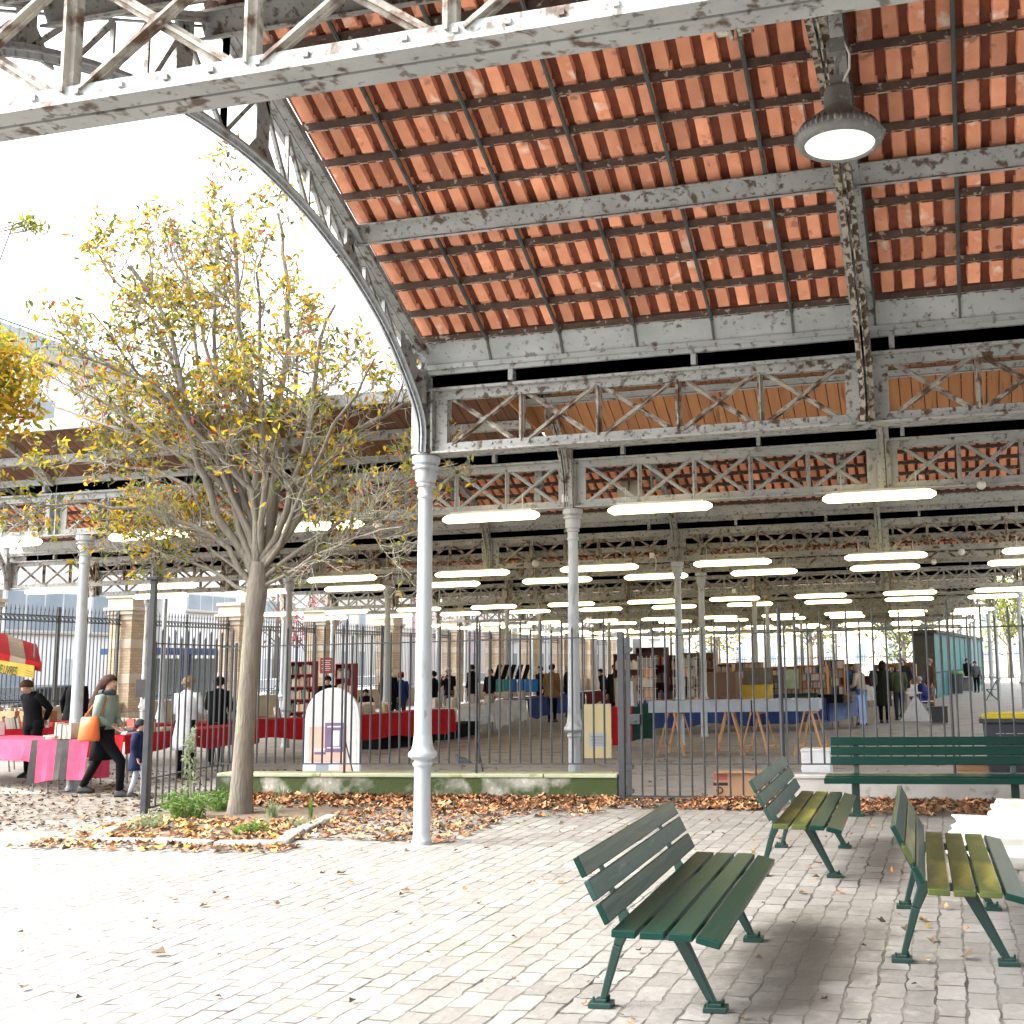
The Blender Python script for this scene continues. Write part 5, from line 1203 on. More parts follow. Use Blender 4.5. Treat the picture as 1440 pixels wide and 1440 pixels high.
# teal and blue portfolio bags
for k, (px, m_) in enumerate(((702, TEALC), (712, TEALC), (722, cloth((.04, .12, .34), 'bag_cloth')), (733, cloth((.03, .17, .48), 'bag_cloth')), (743, cloth((.03, .19, .52), 'bag_cloth')), (752, cloth((.03, .19, .52), 'bag_cloth')))):
    q = atY(px, 974, 33.0); e = empty('portfolio_bag', ['teal bag at the left end of the row of upright bags', 'second teal bag in the row of upright bags', 'dark blue bag next to the teal bags', 'bright blue bag right of the dark blue one', 'bright blue bag in the right half of the row of bags', 'bright blue bag at the right end of the row of bags'][k], 'bag', q, rad(4*k-8), 'upright bags on the blue table')
    b = B(); b.box((0, 0, .22), (.20, .10, .40)); b.build('bag_body', m_, e, bevel=.02); b = B(); b.tube([(-.06, 0, .42), (-.05, 0, .52), (.05, .0, .52), (.06, 0, .42)], .008, 5); b.build('handle', BLK, e)
for k in range(5):
    q = atY(700+k*10, 945, 34.5); b = B(); b.box((0, 0, 0), (.05, .3, .5), Euler((0, rad(18), 0)).to_matrix()); o = b.build('album', BLK, bevel=.006); o.location = q; tag(o, 'black album propped behind the row of upright bags', 'album', 'black albums behind the bags')

# trays on pine trestles right of the gate post
PINE = mat('pine_wood', (.50, .27, .11), (.42, .21, .08), 4, .6, stretch=(4, 4, .6)); TRAYM = mat('grey_blue_tray', (.34, .38, .43), (.28, .32, .37), 5, .5)
def trestle(px, Y, label):
    q = atY(px, 1000, Y); e = empty('trestle', label, 'trestle', (q.x, Y, 0), rad(U(-8, 8)), 'pine trestles under the grey trays')
    for s in (-1, 1):
        b = B(); b.bar((s*.06, -.28, .79), (s*.27, -.34, 0), .045, .03); b.bar((s*.06, .28, .79), (s*.27, .34, 0), .045, .03); b.bar((s*.22, -.33, .16), (s*.22, .33, .16), .03, .035); b.bar((s*.065, -.30, .77), (s*.065, .30, .77), .035, .045); b.build('frame', PINE, e)
    b = B(); b.bar((-.16, 0, .40), (.16, 0, .40), .008, .008); b.build('chain', LEGM, e)
for px, lab in ((950, 'leftmost pine trestle under the grey trays, by the green cloth'), (1026, 'second pine trestle from the left under the grey trays'), (1066, 'third pine trestle from the left, near the thick gate post'), (1140, 'rightmost pine trestle under the grey trays')): trestle(px, 20.9, lab)
for a, c, lab in ((912, 1056, 'long grey blue book tray on the left hand trestles'), (1058, 1152, 'shorter grey blue book tray on the right hand trestles')):
    p0, p1 = atY(a, 1000, 20.6), atY(c, 1000, 20.6); L = p1.x-p0.x; e = empty('book_tray', lab, 'tray', (p0.x, 20.6, .80)); b = B()
    b.box((L/2, .32, .012), (L, .62, .024)); b.box((L/2, .0, .11), (L, .02, .22)); b.box((L/2, .64, .11), (L, .02, .22)); b.box((.01, .32, .11), (.02, .62, .22)); b.box((L-.01, .32, .11), (.02, .62, .22)); b.box((L/2, -.006, .20), (L, .012, .02)); b.build('tray', TRAYM, e)
    b = B(); x = .05
    while x < L-.06: t = U(.015, .04); b.m = random.randrange(12); b.box((x, .3+U(-.04, .04), .11+U(-.01, .02)), (t*.85, .5, .20)); x += t
    b.build('book_row', SPINES, e)
# red and green draped table with a framed print
e, L, rz = table((atY(862, 1000, 21.8).x, 21.8), (atY(912, 1000, 21.8).x, 22.0), .7, .86, 'small draped table between the cream notice board and the trestles')
drape(e, L, .7, .86, [RED, DGREEN], 'red cloth over dark green hangings right of the gate lock box', drop=.62, uneven=.1, stripes=lambda x: 0 if x < L*.48 else 1, seed=21)
b = B(); b.box((0, 0, 0), (.46, .03, .62)); o = b.build('picture_frame', mat('grey_frame', (.24, .22, .18), rough=.5), None, bevel=.006); q = atY(880, 975, 21.9); o.location = q; o.rotation_euler = (rad(8), 0, 0); tag(o, 'framed print with a dark red strip behind the gate lock box', 'picture')
for dx, w_, m_ in ((-.14, .1, AWB), (.03, .10, MAROON), (.13, .07, BOARD)): b = B(); b.box((dx, -.018, 0), (w_, .006, .5)); b.build('print', m_, o)
# bookcases, racks and stock on the tables of the right aisle
MAR = mat('maroon_board', (.10, .022, .025), (.07, .018, .02), 5, .7); BRW = mat('brown_cabinet', (.17, .10, .055), (.13, .075, .04), 4, .6); ORW = mat('orange_pine', (.46, .22, .08), (.38, .17, .06), 4, .6)
for k, (px, w_, h0, h1, m_, lab) in enumerate(((892, 1.0, .86, 2.05, MAR, 'maroon bookcase behind the framed print'), (918, .8, .86, 2.2, MAR, 'taller maroon bookcase with a red board beside it'), (955, 1.1, .86, 2.0, BRW, 'brown bookcase behind the white wire racks'), (984, .9, .86, 2.05, ORW, 'orange pine bookcase right of the white wire racks'), (1010, .8, .86, 1.75, ORW, 'low pine bookcase above the brown cabinet'))):
    q = atY(px, 960, 26.8+k*.4); bookcase('bookcase', lab, (q.x, q.y, .80), rad(U(-6, 6)), w_, h1-h0, 3, m_, seed=30+k)
e, L, rz = table((atY(880, 990, 26.3).x, 26.3), (atY(1040, 990, 26.3).x, 27.2), .9, .80, 'long table carrying the bookcases and wire racks')
drape(e, L, .9, .80, [DBLUE], 'dark blue cloth behind the pine trestles on the left', drop=.62, seed=31)
RACK = mat('white_wire', (.60, .60, .60), rough=.4)
for px, w_ in ((910, .42), (962, .5), (972, .3)):
    q = atY(px, 990, 25.7); e = empty('wire_rack', {910: 'white wire rack right of the gate post', 962: 'white wire rack before the brown bookcase', 972: 'narrow white wire rack beside the pine bookcase'}[px], 'rack', (q.x, 25.7, .80)); b = B()
    for k in range(5): b.box((0, 0, .1+.24*k), (w_, .012, .012)); b.box((0, .2, .1+.24*k), (w_, .012, .012))
    for k in range(5): b.box((-w_/2+w_*k/4, 0, .56), (.012, .012, 1.12)); b.box((-w_/2+w_*k/4, .1, .1), (.01, .2, .01)); b.box((-w_/2+w_*k/4, .1, .58), (.01, .2, .01))
    b.build('wires', RACK, e)
    for k in range(4): b = B(); b.m = random.randrange(12); b.box((U(-.05, .05), .06, .23+.24*k), (w_*.6, .03, .19)); b.build('booklet', [COVERS[random.randrange(12)]], e)
e, L, rz = table((atY(1042, 985, 27.6).x, 27.6), (atY(1160, 985, 27.6).x, 27.7), .9, .80, 'middle table behind the gate carrying the yellow box and paintings')
drape(e, L, .9, .80, [DBLUE], 'dark blue cloth behind the pine trestles in the middle', drop=.60, seed=32)
e, L, rz = table((atY(1158, 985, 28.6).x, 28.6), (atY(1206, 985, 28.6).x, 28.5), .9, .82, 'end table of the right aisle beside the man in the cream jacket')
drape(e, L, .9, .82, [PBLUE], 'pale blue cloth trailing to the ground beside the man in the cream jacket', drop=.66, uneven=.12, seed=33)
def boxy(name, label, cat, px, py, Y, w_, d_, h_, m_, lid=None, rz=0, lidm=None, group=None):
    q = atY(px, py, Y); e = empty(name, label, cat, q, rad(rz), group); b = B(); b.box((0, 0, h_/2), (w_, d_, h_)); b.build('body', m_, e, bevel=.008)
    b = B(); b.box((0, 0, h_+.006), (w_+.02, d_+.02, .03)); b.build('lid', lidm or m_, e, bevel=.006); return e
boxy('cabinet', 'brown wooden cabinet standing on the blue covered table', 'cabinet', 1011, 982, 27.0, .95, .4, .62, BRW)
boxy('storage_box', 'yellow box under the dark painting in the middle of the stalls', 'box', 1064, 983, 27.7, .78, .4, .33, mat('yellow_box', (.62, .42, .04), rough=.6))
DKP = mat('dark_painting', (.06, .055, .045), (.16, .15, .12), 5, .5); GRP = mat('green_painting', (.34, .40, .26), (.20, .26, .14), 6, .5)
for px, py, w_, h_, m_, lab in ((1066, 953, .75, .50, DKP, 'dark framed painting above the yellow box'), (1113, 955, .46, .56, GRP, 'green landscape picture right of the thick gate post')):
    q = atY(px, py, 28.0); b = B(); b.box((0, 0, 0), (w_, .04, h_)); o = b.build('painting', BRW, None, bevel=.006); o.location = q; o.rotation_euler = (rad(-7), 0, 0); tag(o, lab, 'painting'); b = B(); b.box((0, -.022, 0), (w_-.09, .006, h_-.09)); b.build('canvas', m_, o)
    b = B(); b.bar((0, .04, -h_/2), (0, .12, -(q.z-.82)), .03, .03); b.build('easel_leg', BRW, o)
for k, (px, Y, w_, h_, m_, lab) in enumerate(((1146, 29.4, .70, .78, ORW, 'orange pine shelf of books left of the blue hanging cloth'), (1174, 29.8, .55, .92, ORW, 'pale wooden shelf of books beside the blue hanging cloth'), (1100, 30.5, 1.0, .7, BRW, 'brown bookcase behind the green landscape picture'), (1045, 31.5, 1.2, .9, ORW, 'pine bookcase far behind the yellow box'))):
    q = atY(px, 960, Y); bookcase('bookcase', lab, (q.x, Y, .82), rad(U(-6, 6)), w_, h_, 4, m_, seed=50+k)
for k, (px, py, w_, h_, m_, lab) in enumerate(((1122, 981, .95, .20, DGREEN, 'dark green book box right of the thick gate post'), (1165, 983, .75, .18, BLK, 'black book box under the brown lid'), (1180, 978, .7, .16, BRW, 'brown open case beside the man in the cream jacket'))):
    q = atY(px, 988, 27.5+k*.4); boxy('book_box', lab, 'box', px, 988, 27.5+k*.4, w_, .35, h_, m_)
BLUEH = cloth((.06, .20, .48), 'blue_drape'); q = atY(1197, 958, 30.2); b = B(); b.grid(lambda u, v: (u*.34-.17, .03*math.sin(u*14), v*.55-.27), 12, 4); o = b.build('blue_drape', BLUEH, None, solid=.006); o.location = q; tag(o, 'bright blue cloth hanging left of the man in the cream jacket', 'cloth')
b = B(); b.tube([(0, .03, .30), (0, .03, -q.z)], .015, 6); b.build('pole', LEGM, o)
# white table, folding chair, crates on the right
WPL = mat('white_laminate', (.68, .68, .68), rough=.4)
q = G(1290, 1008); e = empty('small_table', 'small white table in front of the seated man in blue', 'table', (q.x-.25, q.y-.4, 0), rad(10)); b = B(); b.box((0, 0, .72), (.8, .5, .03)); b.build('table_top', WPL, e)
for x in (-.36, .36):
    for y in (-.2, .2): b = B(); b.tube([(x, y, .7), (x, y, 0)], .014, 6); b.build('leg', LEGM, e)
q = G(1303, 1006); e = empty('folding_chair', 'light folding chair under the seated man in blue', 'chair', (q.x, q.y, 0), rad(105))
b = B(); b.box((0, 0, .43), (.42, .40, .025)); b.build('seat', WPL, e); b = B(); b.box((0, -.26, .72), (.42, .02, .18)); b.build('backrest', WPL, e)
for s in (-1, 1):
    b = B(); b.tube([(s*.2, .22, 0), (s*.2, -.26, .84)], .012, 6); b.build('leg', LEGM, e); b = B(); b.tube([(s*.2, -.24, 0), (s*.2, .2, .43)], .012, 6); b.build('leg', LEGM, e)
boxy('plastic_crate', 'black plastic crate alone on the floor right of the seated man', 'crate', 1322, 1016, 30.5, .42, .32, .40, mat('black_plastic', (.03, .033, .038), rough=.5))
q = G(1322, 1016); b = B(); b.prism([(0, 0), (.9, 0), (.45, .75)], (0, 0, 0), (1, 0, 0), (0, 0, 1), (0, .05, 0)); o = b.build('leaning_board', WPL); o.location = (q.x-1.1, q.y+.8, 0); tag(o, 'white triangular board leaning behind the black crate', 'board')
CARD = mat('cardboard', (.42, .25, .14), (.36, .21, .12), 5, .85)
def carton(label, px0, px1, pyt, Y, z0, depth=.35, marks=False):
    a = atY(px0, pyt, Y); c = atY(px1, pyt, Y); w_ = c.x-a.x; h_ = a.z-z0; e = empty('cardboard_box', label, 'cardboard box', ((a.x+c.x)/2, Y, z0), rad(U(-3, 3))); b = B(); b.box((0, depth/2, h_/2), (w_, depth, h_)); b.build('carton', CARD, e, bevel=.004)
    b = B(); b.box((-w_*.25, -.02, h_+.004), (w_*.45, .08, .006)); b.box((w_*.2, .01, h_+.004), (w_*.5, .1, .006)); b.build('flap', CARD, e)
    if marks:
        b = B(); b.box((-w_*.36, -.002, h_*.84), (w_*.26, .003, h_*.3)); b.build('label', mat('red_label', (.42, .10, .08), rough=.7), e)
        b = B(); b.box((-w_*.36, -.002, h_*.52), (w_*.28, .003, h_*.13)); b.lathe([(.03, 0), (.045, 0), (.045, .003), (.03, .003)], (0, 0, 0), 14, cap=False); 
        for i in range(len(b.v)-56, len(b.v)): v = b.v[i]; b.v[i] = (v[0]-w_*.38, -.003-v[2], v[1]+h_*.25)
        b.build('print', INK, e)
    return e
carton('long cardboard box with a red and black print lying behind the gate', 1003, 1076, 1087, 14.35, .005, marks=True)
carton('flat cardboard box behind the grey wall at the right edge', 1346, 1450, 1073, 15.0, .22)
boxy('cardboard_pile', 'folded cardboard lying behind the grey wall under the long bench', 'cardboard', 1400, 1098, 15.0, 1.0, .5, .12, CARD)
CLR = mat('clear_plastic', (.70, .72, .76), rough=.25); 
boxy('plastic_bin', 'pale translucent plastic box behind the fence left of the long bench', 'plastic box', 1150, 1100, 15.0, .38, .3, .42, CLR)
# wheelie bin with a yellow lid
BIN = mat('bin_grey', (.045, .05, .06), rough=.5); YL = mat('bin_yellow_lid', (.66, .52, .03), rough=.45)
q0 = atY(1376, 1003, 14.75); e = empty('wheelie_bin', 'dark grey wheelie bin with a yellow lid behind the long bench', 'bin', (q0.x+.40, 14.75, 0), rad(-2)); zt = q0.z
b = B(); P = [(-.36, -.28), (.36, -.28), (.36, .28), (-.36, .28)]; k = .80
b._add([(x*k, y*k, .06) for x, y in P]+[(x, y, zt-.10) for x, y in P], [(3, 2, 1, 0), (4, 5, 6, 7), (0, 1, 5, 4), (1, 2, 6, 5), (2, 3, 7, 6), (3, 0, 4, 7)]); b.build('tub', BIN, e, bevel=.03)
b = B(); b.box((0, 0, zt-.085), (.80, .64, .05)); b.build('rim', BIN, e, bevel=.012)
b = B(); b.box((0, .01, zt-.035), (.72, .56, .05)); b.box((0, .01, zt-.005), (.60, .44, .02)); b.build('lid', YL, e, bevel=.02)
for s in (-1, 1): b = B(); b.tube([(s*.26, .22, .08), (s*.31, .22, .08)], .08, 14); b.build('wheel', BLK, e)
for z, wds in ((zt-.23, ((-.20, .10), (-.08, .10), (.05, .08))), (zt-.29, ((-.19, .12), (-.05, .07), (.05, .10)))):
    b = B(); 
    for x, w_ in wds: b.bar((x, -.268, z), (x+w_, -.268, z), .006, .022)
    b.build('print', WPL, e)
b = B(); b.prism([(0, 0), (.05, 0), (.025, .045)], (.16, -.272, zt-.245), (1, 0, 0), (0, 0, 1), (0, -.003, 0)); b.build('recycling_mark', WPL, e)
# far right: garden chairs and a small table
for px, py, lab in ((1395, 985, 'thin green garden chair among the pale columns at the right'), (1376, 972, 'second thin garden chair further back at the right')):
    q = G(px, py); e = empty('garden_chair', lab, 'chair', (q.x, q.y, 0), rad(U(0, 90))); m_ = cloth((.06, .12, .10), 'green_metal')
    b = B(); b.box((0, 0, .44), (.4, .4, .02)); b.build('seat', m_, e); b = B(); b.box((0, -.2, .72), (.4, .02, .2)); b.build('backrest', m_, e)
    for s in (-1, 1): b = B(); b.tube([(s*.19, .22, 0), (s*.19, -.22, .82)], .014, 6); b.build('leg', m_, e); b = B(); b.tube([(s*.19, -.24, 0), (s*.19, .2, .44)], .014, 6); b.build('leg', m_, e)
q = G(1346, 972); e = empty('small_table', 'white table before the far teal cabin', 'table', (q.x, q.y, 0)); b = B(); b.box((0, 0, .74), (1.3, .7, .04)); b.build('table_top', WPL, e)
for x in (-.55, .55): b = B(); b.bar((x, 0, .72), (x, 0, 0), .5, .04, up=(0, 1, 0)); b.build('leg', LEGM, e)
# ---------------------------------------------------------------- street side: wall, brick pillars, tall railings
random.seed(61)
TANW = mat('tan_stone', (.40, .34, .25), (.32, .27, .20), 3, .85, bump=.3, world=True); PALEST = mat('pale_stone', (.50, .44, .35), (.42, .36, .28), 3, .8, bump=.2, world=True)
def brick_mat():
    m = mat('yellow_brick', (.46, .31, .17), (.40, .24, .12), 9, .85, world=False); nt = m.node_tree; N = nt.nodes; L = nt.links
    br = N.new('ShaderNodeTexBrick'); tc = N.new('ShaderNodeTexCoord'); sp = N.new('ShaderNodeSeparateXYZ'); cb = N.new('ShaderNodeCombineXYZ'); ad = N.new('ShaderNodeMath'); L.new(tc.outputs['Object'], sp.inputs[0])
    L.new(sp.outputs[0], ad.inputs[0]); L.new(sp.outputs[1], ad.inputs[1]); L.new(ad.outputs[0], cb.inputs[0]); L.new(sp.outputs[2], cb.inputs[1]); L.new(cb.outputs[0], br.inputs['Vector'])
    br.inputs['Scale'].default_value = 1; br.inputs['Brick Width'].default_value = .24; br.inputs['Row Height'].default_value = .085; br.inputs['Mortar Size'].default_value = .012
    br.inputs['Color1'].default_value = (.50, .38, .25, 1); br.inputs['Color2'].default_value = (.40, .28, .17, 1); br.inputs['Mortar'].default_value = (.30, .26, .21, 1)
    L.new(br.outputs['Color'], N['Principled BSDF'].inputs['Base Color']); return m
BRICK = brick_mat(); XB = -25.5
PY = [24.6, 30.5, 36.0, 41.7, 47.5, 54.4, 60.0, 65.6, 71.2, 76.8, 82.4]
b = B(); b.box((XB, 46, .40), (.42, 78, .80)); b.box((XB, 46, .835), (.52, 78.2, .07)); tag(b.build('boundary_wall', TANW), 'low tan stone wall carrying the street railing', 'wall')
for k, y in enumerate(PY):
    lab = {1: 'brick pillar with stone courses just right of the left column', 2: 'brick pillar directly behind the tree trunk', 3: 'third brick pillar along the street, right of the tree trunk'}.get(k, 'brick pillar with a moulded cap in the row along the street')
    e = empty('brick_pillar', lab, 'pillar', (XB, y, 0), 0, 'brick pillars along the street' if k not in (1, 2, 3) else None); b = B()
    for z0, z1 in ((.55, 1.45), (1.75, 2.55), (2.85, 3.45)): b.box((0, 0, (z0+z1)/2), (.84, .84, z1-z0))
    b.build('brickwork', BRICK, e); b = B(); b.box((0, 0, .275), (.98, .98, .55))
    for z0, z1, w_ in ((1.45, 1.75, .87), (2.55, 2.85, .87), (3.45, 3.62, .9), (3.62, 3.75, 1.02), (3.75, 3.85, 1.12), (3.85, 4.15, .92), (4.15, 4.27, 1.02)): b.box((0, 0, (z0+z1)/2), (w_, w_, z1-z0))
    b.build('stone_courses', PALEST, e, bevel=.015)
for k in range(len(PY)-1):
    y0, y1 = PY[k]+.45, PY[k+1]-.45; b = B(); n = int((y1-y0)/.15); s = (y1-y0)/n
    for q in range(1, n):
        y = y0+q*s; b.box((XB, y, (.87+3.62)/2), (.022, .022, 2.75)); b._add([(XB-.02, y-.02, 3.62), (XB+.02, y-.02, 3.62), (XB+.02, y+.02, 3.62), (XB-.02, y+.02, 3.62), (XB, y, 3.80)], [(0, 1, 4), (1, 2, 4), (2, 3, 4), (3, 0, 4)])
        if k < 5:
            for a in range(6):
                t0, t1 = 2*PI*a/6, 2*PI*(a+1)/6; b.bar((XB, y+s/2+.055*math.cos(t0), 3.40+.055*math.sin(t0)), (XB, y+s/2+.055*math.cos(t1), 3.40+.055*math.sin(t1)), .02, .015, up=(1, 0, 0))
    for z in (1.02, 3.32, 3.48): b.box((XB, (y0+y1)/2, z), (.045, y1-y0+.1, .03))
    for y in (y0+.05, (y0+y1)/2, y1-.05): b.box((XB, y, 2.3), (.06, .06, 2.9))
    o = b.build('street_railing', FENCE); tag(o, {0: 'tall spiked street railing at the left edge behind the awning', 1: 'tall spiked street railing between the left column and the tree trunk'}.get(k, 'tall spiked railing panel in the row between the brick pillars'), 'railing', 'street railings between the brick pillars' if k > 1 else None)
# street furniture and vehicles beyond
GLASS = mat('dark_glass', (.03, .04, .05), rough=.1); BLUEP = mat('blue_painted_steel', (.02, .07, .26), (.03, .09, .30), 4, .4)
e = empty('bus_shelter', 'blue framed glass shelter on the street behind the left column', 'shelter', (-30.2, 38.5, 0)); b = B()
for y in (-3.2, -1.1, 1.1, 3.2):
    for x in (0, 1.4): b.box((x, y, 1.25), (.10, .10, 2.5))
b.box((.7, 0, 2.6), (1.9, 7.0, .22)); b.box((1.4, 0, .25), (.06, 6.6, .10)); b.build('frame', BLUEP, e); b = B(); b.box((0, 0, 1.3), (.03, 6.3, 2.1)); b.build('pane', mat('pale_glass', (.35, .45, .52), rough=.15), e); b = B(); b.box((.4, 0, .48), (.4, 4, .05)); b.box((.4, -1.5, .24), (.3, .06, .46)); b.box((.4, 1.5, .24), (.3, .06, .46)); b.build('bench_seat', LEGM, e)
TYRE = mat('tyre_rubber', (.015, .015, .015), rough=.8); RIM = mat('wheel_rim', (.4, .4, .42), rough=.3, metal=.8); LAMPM = mat('headlamp', (.6, .6, .6), rough=.2)
def car(label, c, rz, col):
    e = empty('parked_car', label, 'car', c, rad(rz)); m_ = mat('car_paint', col, None, 2, .3); b = B()
    prof = [(-2.05, .30), (-2.1, .62), (-1.95, .86), (-1.45, .95), (-.9, 1.40), (.55, 1.45), (1.2, .98), (1.9, .84), (2.1, .62), (2.08, .30)]
    b.prism(prof, (0, -.82, 0), (1, 0, 0), (0, 0, 1), (0, 1.64, 0)); b.build('body', m_, e, bevel=.08)
    for s in (-1, 1): b = B(); b.prism([(-1.28, .97), (-.84, 1.33), (.48, 1.37), (1.0, .98)], (0, s*.825, 0), (1, 0, 0), (0, 0, 1), (0, s*.006, 0)); b.build('side_window', GLASS, e)
    b = B(); b.slab((.60, -.70, 1.40), (.60, .70, 1.40), (1.14, .72, 1.02), (1.14, -.72, 1.02), (.02, 0, .02)); b.build('windscreen', GLASS, e)
    b = B(); b.slab((-.95, -.7, 1.37), (-.95, .7, 1.37), (-1.42, .72, .99), (-1.42, -.72, .99), (-.02, 0, .02)); b.build('rear_window', GLASS, e)
    for x in (-1.3, 1.32):
        for s in (-1, 1):
            b = B(); b.tube([(x, s*.66, .31), (x, s*.86, .31)], .31, 18); w_ = b.build('wheel', TYRE, e); b = B(); b.tube([(x, s*.80, .31), (x, s*.87, .31)], .19, 14); b.build('rim', RIM, w_)
    for x, s in ((2.07, -.6), (2.07, .6), (-2.08, -.6), (-2.08, .6)): b = B(); b.box((x, s, .68), (.06, .32, .14)); b.build('headlight' if x > 0 else 'tail_light', LAMPM if x > 0 else mat('tail_lamp', (.35, .01, .01), rough=.3), e)
car('dark parked car on the street behind the awning', (-29.8, 31.5, 0), 92, (.02, .022, .026)); car('silver parked car on the street beyond the brick pillar', (-29.9, 45.5, 0), 88, (.45, .46, .48)); car('white parked car on the street right of the tree trunk', (-29.8, 54.5, 0), 91, (.65, .65, .64)); car('dark blue parked car further along the street', (-29.8, 62, 0), 90, (.02, .04, .10))
car('grey parked car on the street seen past the second column', (-29.8, 70, 0), 90, (.2, .2, .21))
# pale buildings across the street
FAC = mat('white_render_facade', (.86, .855, .84), (.80, .79, .77), .4, .8, world=True); FAC2 = mat('cream_facade', (.76, .73, .68), (.70, .66, .60), .4, .8, world=True); PINKF = mat('pale_pink_facade', (.74, .62, .62), (.70, .58, .58), .5, .8, world=True)
WIN = mat('window_glass', (.22, .28, .33), (.32, .37, .42), .6, .12); SHUT = mat('pale_shutter', (.62, .64, .66), rough=.6); GREENB = mat('green_balcony_rail', (.03, .17, .13), rough=.6)
def building(label, y0, y1, x, h, m_, wins, depth=9, extra=None, parapet=True, shop=None):
    e = empty('apartment_building', label, 'building', (x, (y0+y1)/2, 0)); L = y1-y0; b = B(); b.box((-depth/2, 0, h/2), (depth, L, h)); b.build('wall', m_, e)
    b = B(); b.box((-depth/2+.1, 0, h+.25), (depth+.5, L+.02, .4)); b.build('cornice', PALEST, e); b = B(); b.box((-depth/2-.6, 0, h+1.2), (depth-2.4, L-1, 1.6)); b.build('roof', ZINC, e)
    for (ya, yb, za, zb) in wins:
        f = B(); f.box((.02, (ya+yb)/2-(y0+y1)/2, (za+zb)/2), (.08, yb-ya, zb-za)); w_ = f.build('window', SHUT, e); g_ = B(); n = max(1, int((yb-ya)/1.1))
        for q in range(n): s = (yb-ya)/n; g_.box((.055, ya+s*(q+.5)-(y0+y1)/2, (za+zb)/2), (.04, s-.12, zb-za-.16))
        g_.build('pane', WIN, w_); sl = B(); sl.box((.12, (ya+yb)/2-(y0+y1)/2, za-.06), (.24, yb-ya+.16, .09)); sl.build('sill', PALEST, w_)
    if shop:
        for q in range(int(L/4.2)):
            b = B(); b.box((.04, -L/2+2.4+4.2*q, 1.45), (.1, 2.2 if q % 3 else 1.1, 2.3)); b.build('shop_window', WIN if q % 2 else SHUT, e)
    return e
def grid_w(y0, y1, z0, rows, dy=3.2, w_=1.2, h_=1.9, dz=3.1): return [(y-w_/2, y+w_/2, z0+dz*r, z0+dz*r+h_) for r in range(rows) for y in [y0+1.6+dy*k for k in range(int((y1-y0-1.5)/dy))]]
xa = -43
e = building('white building with a green railed roof terrace at the upper left', 20, 53.5, xa, 17.2, FAC, [(43.2, 47.8, 3.9, 5.9), (48.6, 52.6, 3.9, 5.9), (30, 34, 4, 6), (22, 26, 4, 6)]+grid_w(21, 53, 7.6, 3, 4.4, 1.6, 1.6), shop=SHUT)
b = B()
for k in range(60): b.box((.1, -16+k*.54, 18.05), (.03, .03, 1.1))
b.box((.1, -.1, 18.6), (.06, 32.6, .06)); b.build('terrace_rail', GREENB, e)
b = B()
for k in range(160): b.m = 1; leaf(b, V((.1+U(-.1, .15), U(-14, 14), 17.45+abs(random.gauss(0, .4)))), .5)
b.build('terrace_plants', LV, e)
building('white building with pale horizontal windows behind the tree trunk', 54, 69, xa, 13, FAC, [(56, 60.5, 5.4, 6.4), (61.5, 67, 5.4, 6.4)]+grid_w(54, 69, 8.5, 1), shop=FAC2)
building('cream building with tall narrow windows beyond the third brick pillar', 69.5, 84, xa, 15, FAC2, grid_w(69.5, 84, 1.2, 4, 2.4, .9, 2.0, 3.2))
building('pale pink building with shutters behind the nearest column', 84.5, 99, xa, 14, PINKF, grid_w(84.5, 99, 1.2, 4, 2.6, 1.0, 2.0, 3.2))
building('white building seen between the first two columns', 99.5, 122, xa, 16, FAC, grid_w(99.5, 122, 1.2, 4, 2.6, 1.1, 2.0, 3.2))
building('distant cream building at the far left end of the street', 123, 150, xa, 15, FAC2, grid_w(123, 150, 1.2, 4, 3, 1.2, 2.0, 3.2))
# street lamp post behind the open gate, slim trees on the pavement
b = B(); q = atY(222, 900, 27); e = empty('street_lamp', 'tall slim grey lamp post behind the open gate leaf', 'street lamp', (q.x-1.0, 28.5, 0)); b.lathe([(.14, 0), (.14, .5), (.08, .7), (.06, 3.6), (.05, 6.2)], n=12); b.build('pole', IRON_C, e, True); b = B(); b.lathe([(.05, 6.2), (.2, 6.35), (.22, 6.7), (.05, 6.9)], n=12); b.build('lantern', WHITEC, e, True)
def slim(px, Y, h, label, m_, n, lean=0):
    random.seed(int(px)); q = atY(px, 950, Y); e = empty('street_tree', label, 'tree', (q.x, Y, 0)); b = B(); b.tube([(0, 0, 0), (.05, 0, h*.4), (.1+lean, .05, h*.75), (.1+lean*1.4, 0, h)], [.12, .10, .07, .03], 8); tips = []
    for k in range(16):
        z = h*U(.45, .95); a = U(0, 6.28); L = U(.6, 1.5); t = V((math.cos(a)*L+lean, math.sin(a)*L, z+U(.3, 1.1))); b.tube([V((.08, 0, z)), V((.08, 0, z)).lerp(t, .5)+V((0, 0, .1)), t], [.035, .02, .006], 5, cap=False); tips.append(t)
    b.build('trunk', BARK, e, True); b = B()
    for k in range(n): b.m = m_; leaf(b, random.choice(tips)+rvec()*U(.1, .6), U(.14, .26))
    b.build('crown', LV, e)
slim(430, 44, 4.6, 'small street tree with reddish orange leaves left of the third brick pillar', 4, 420); slim(385, 48, 6, 'slim bare street tree beside the dark column', 3, 60); slim(600, 62, 6, 'thin street tree behind the nearest column', 3, 160); slim(700, 70, 6.5, 'thin street tree behind the white covered table', 0, 200)
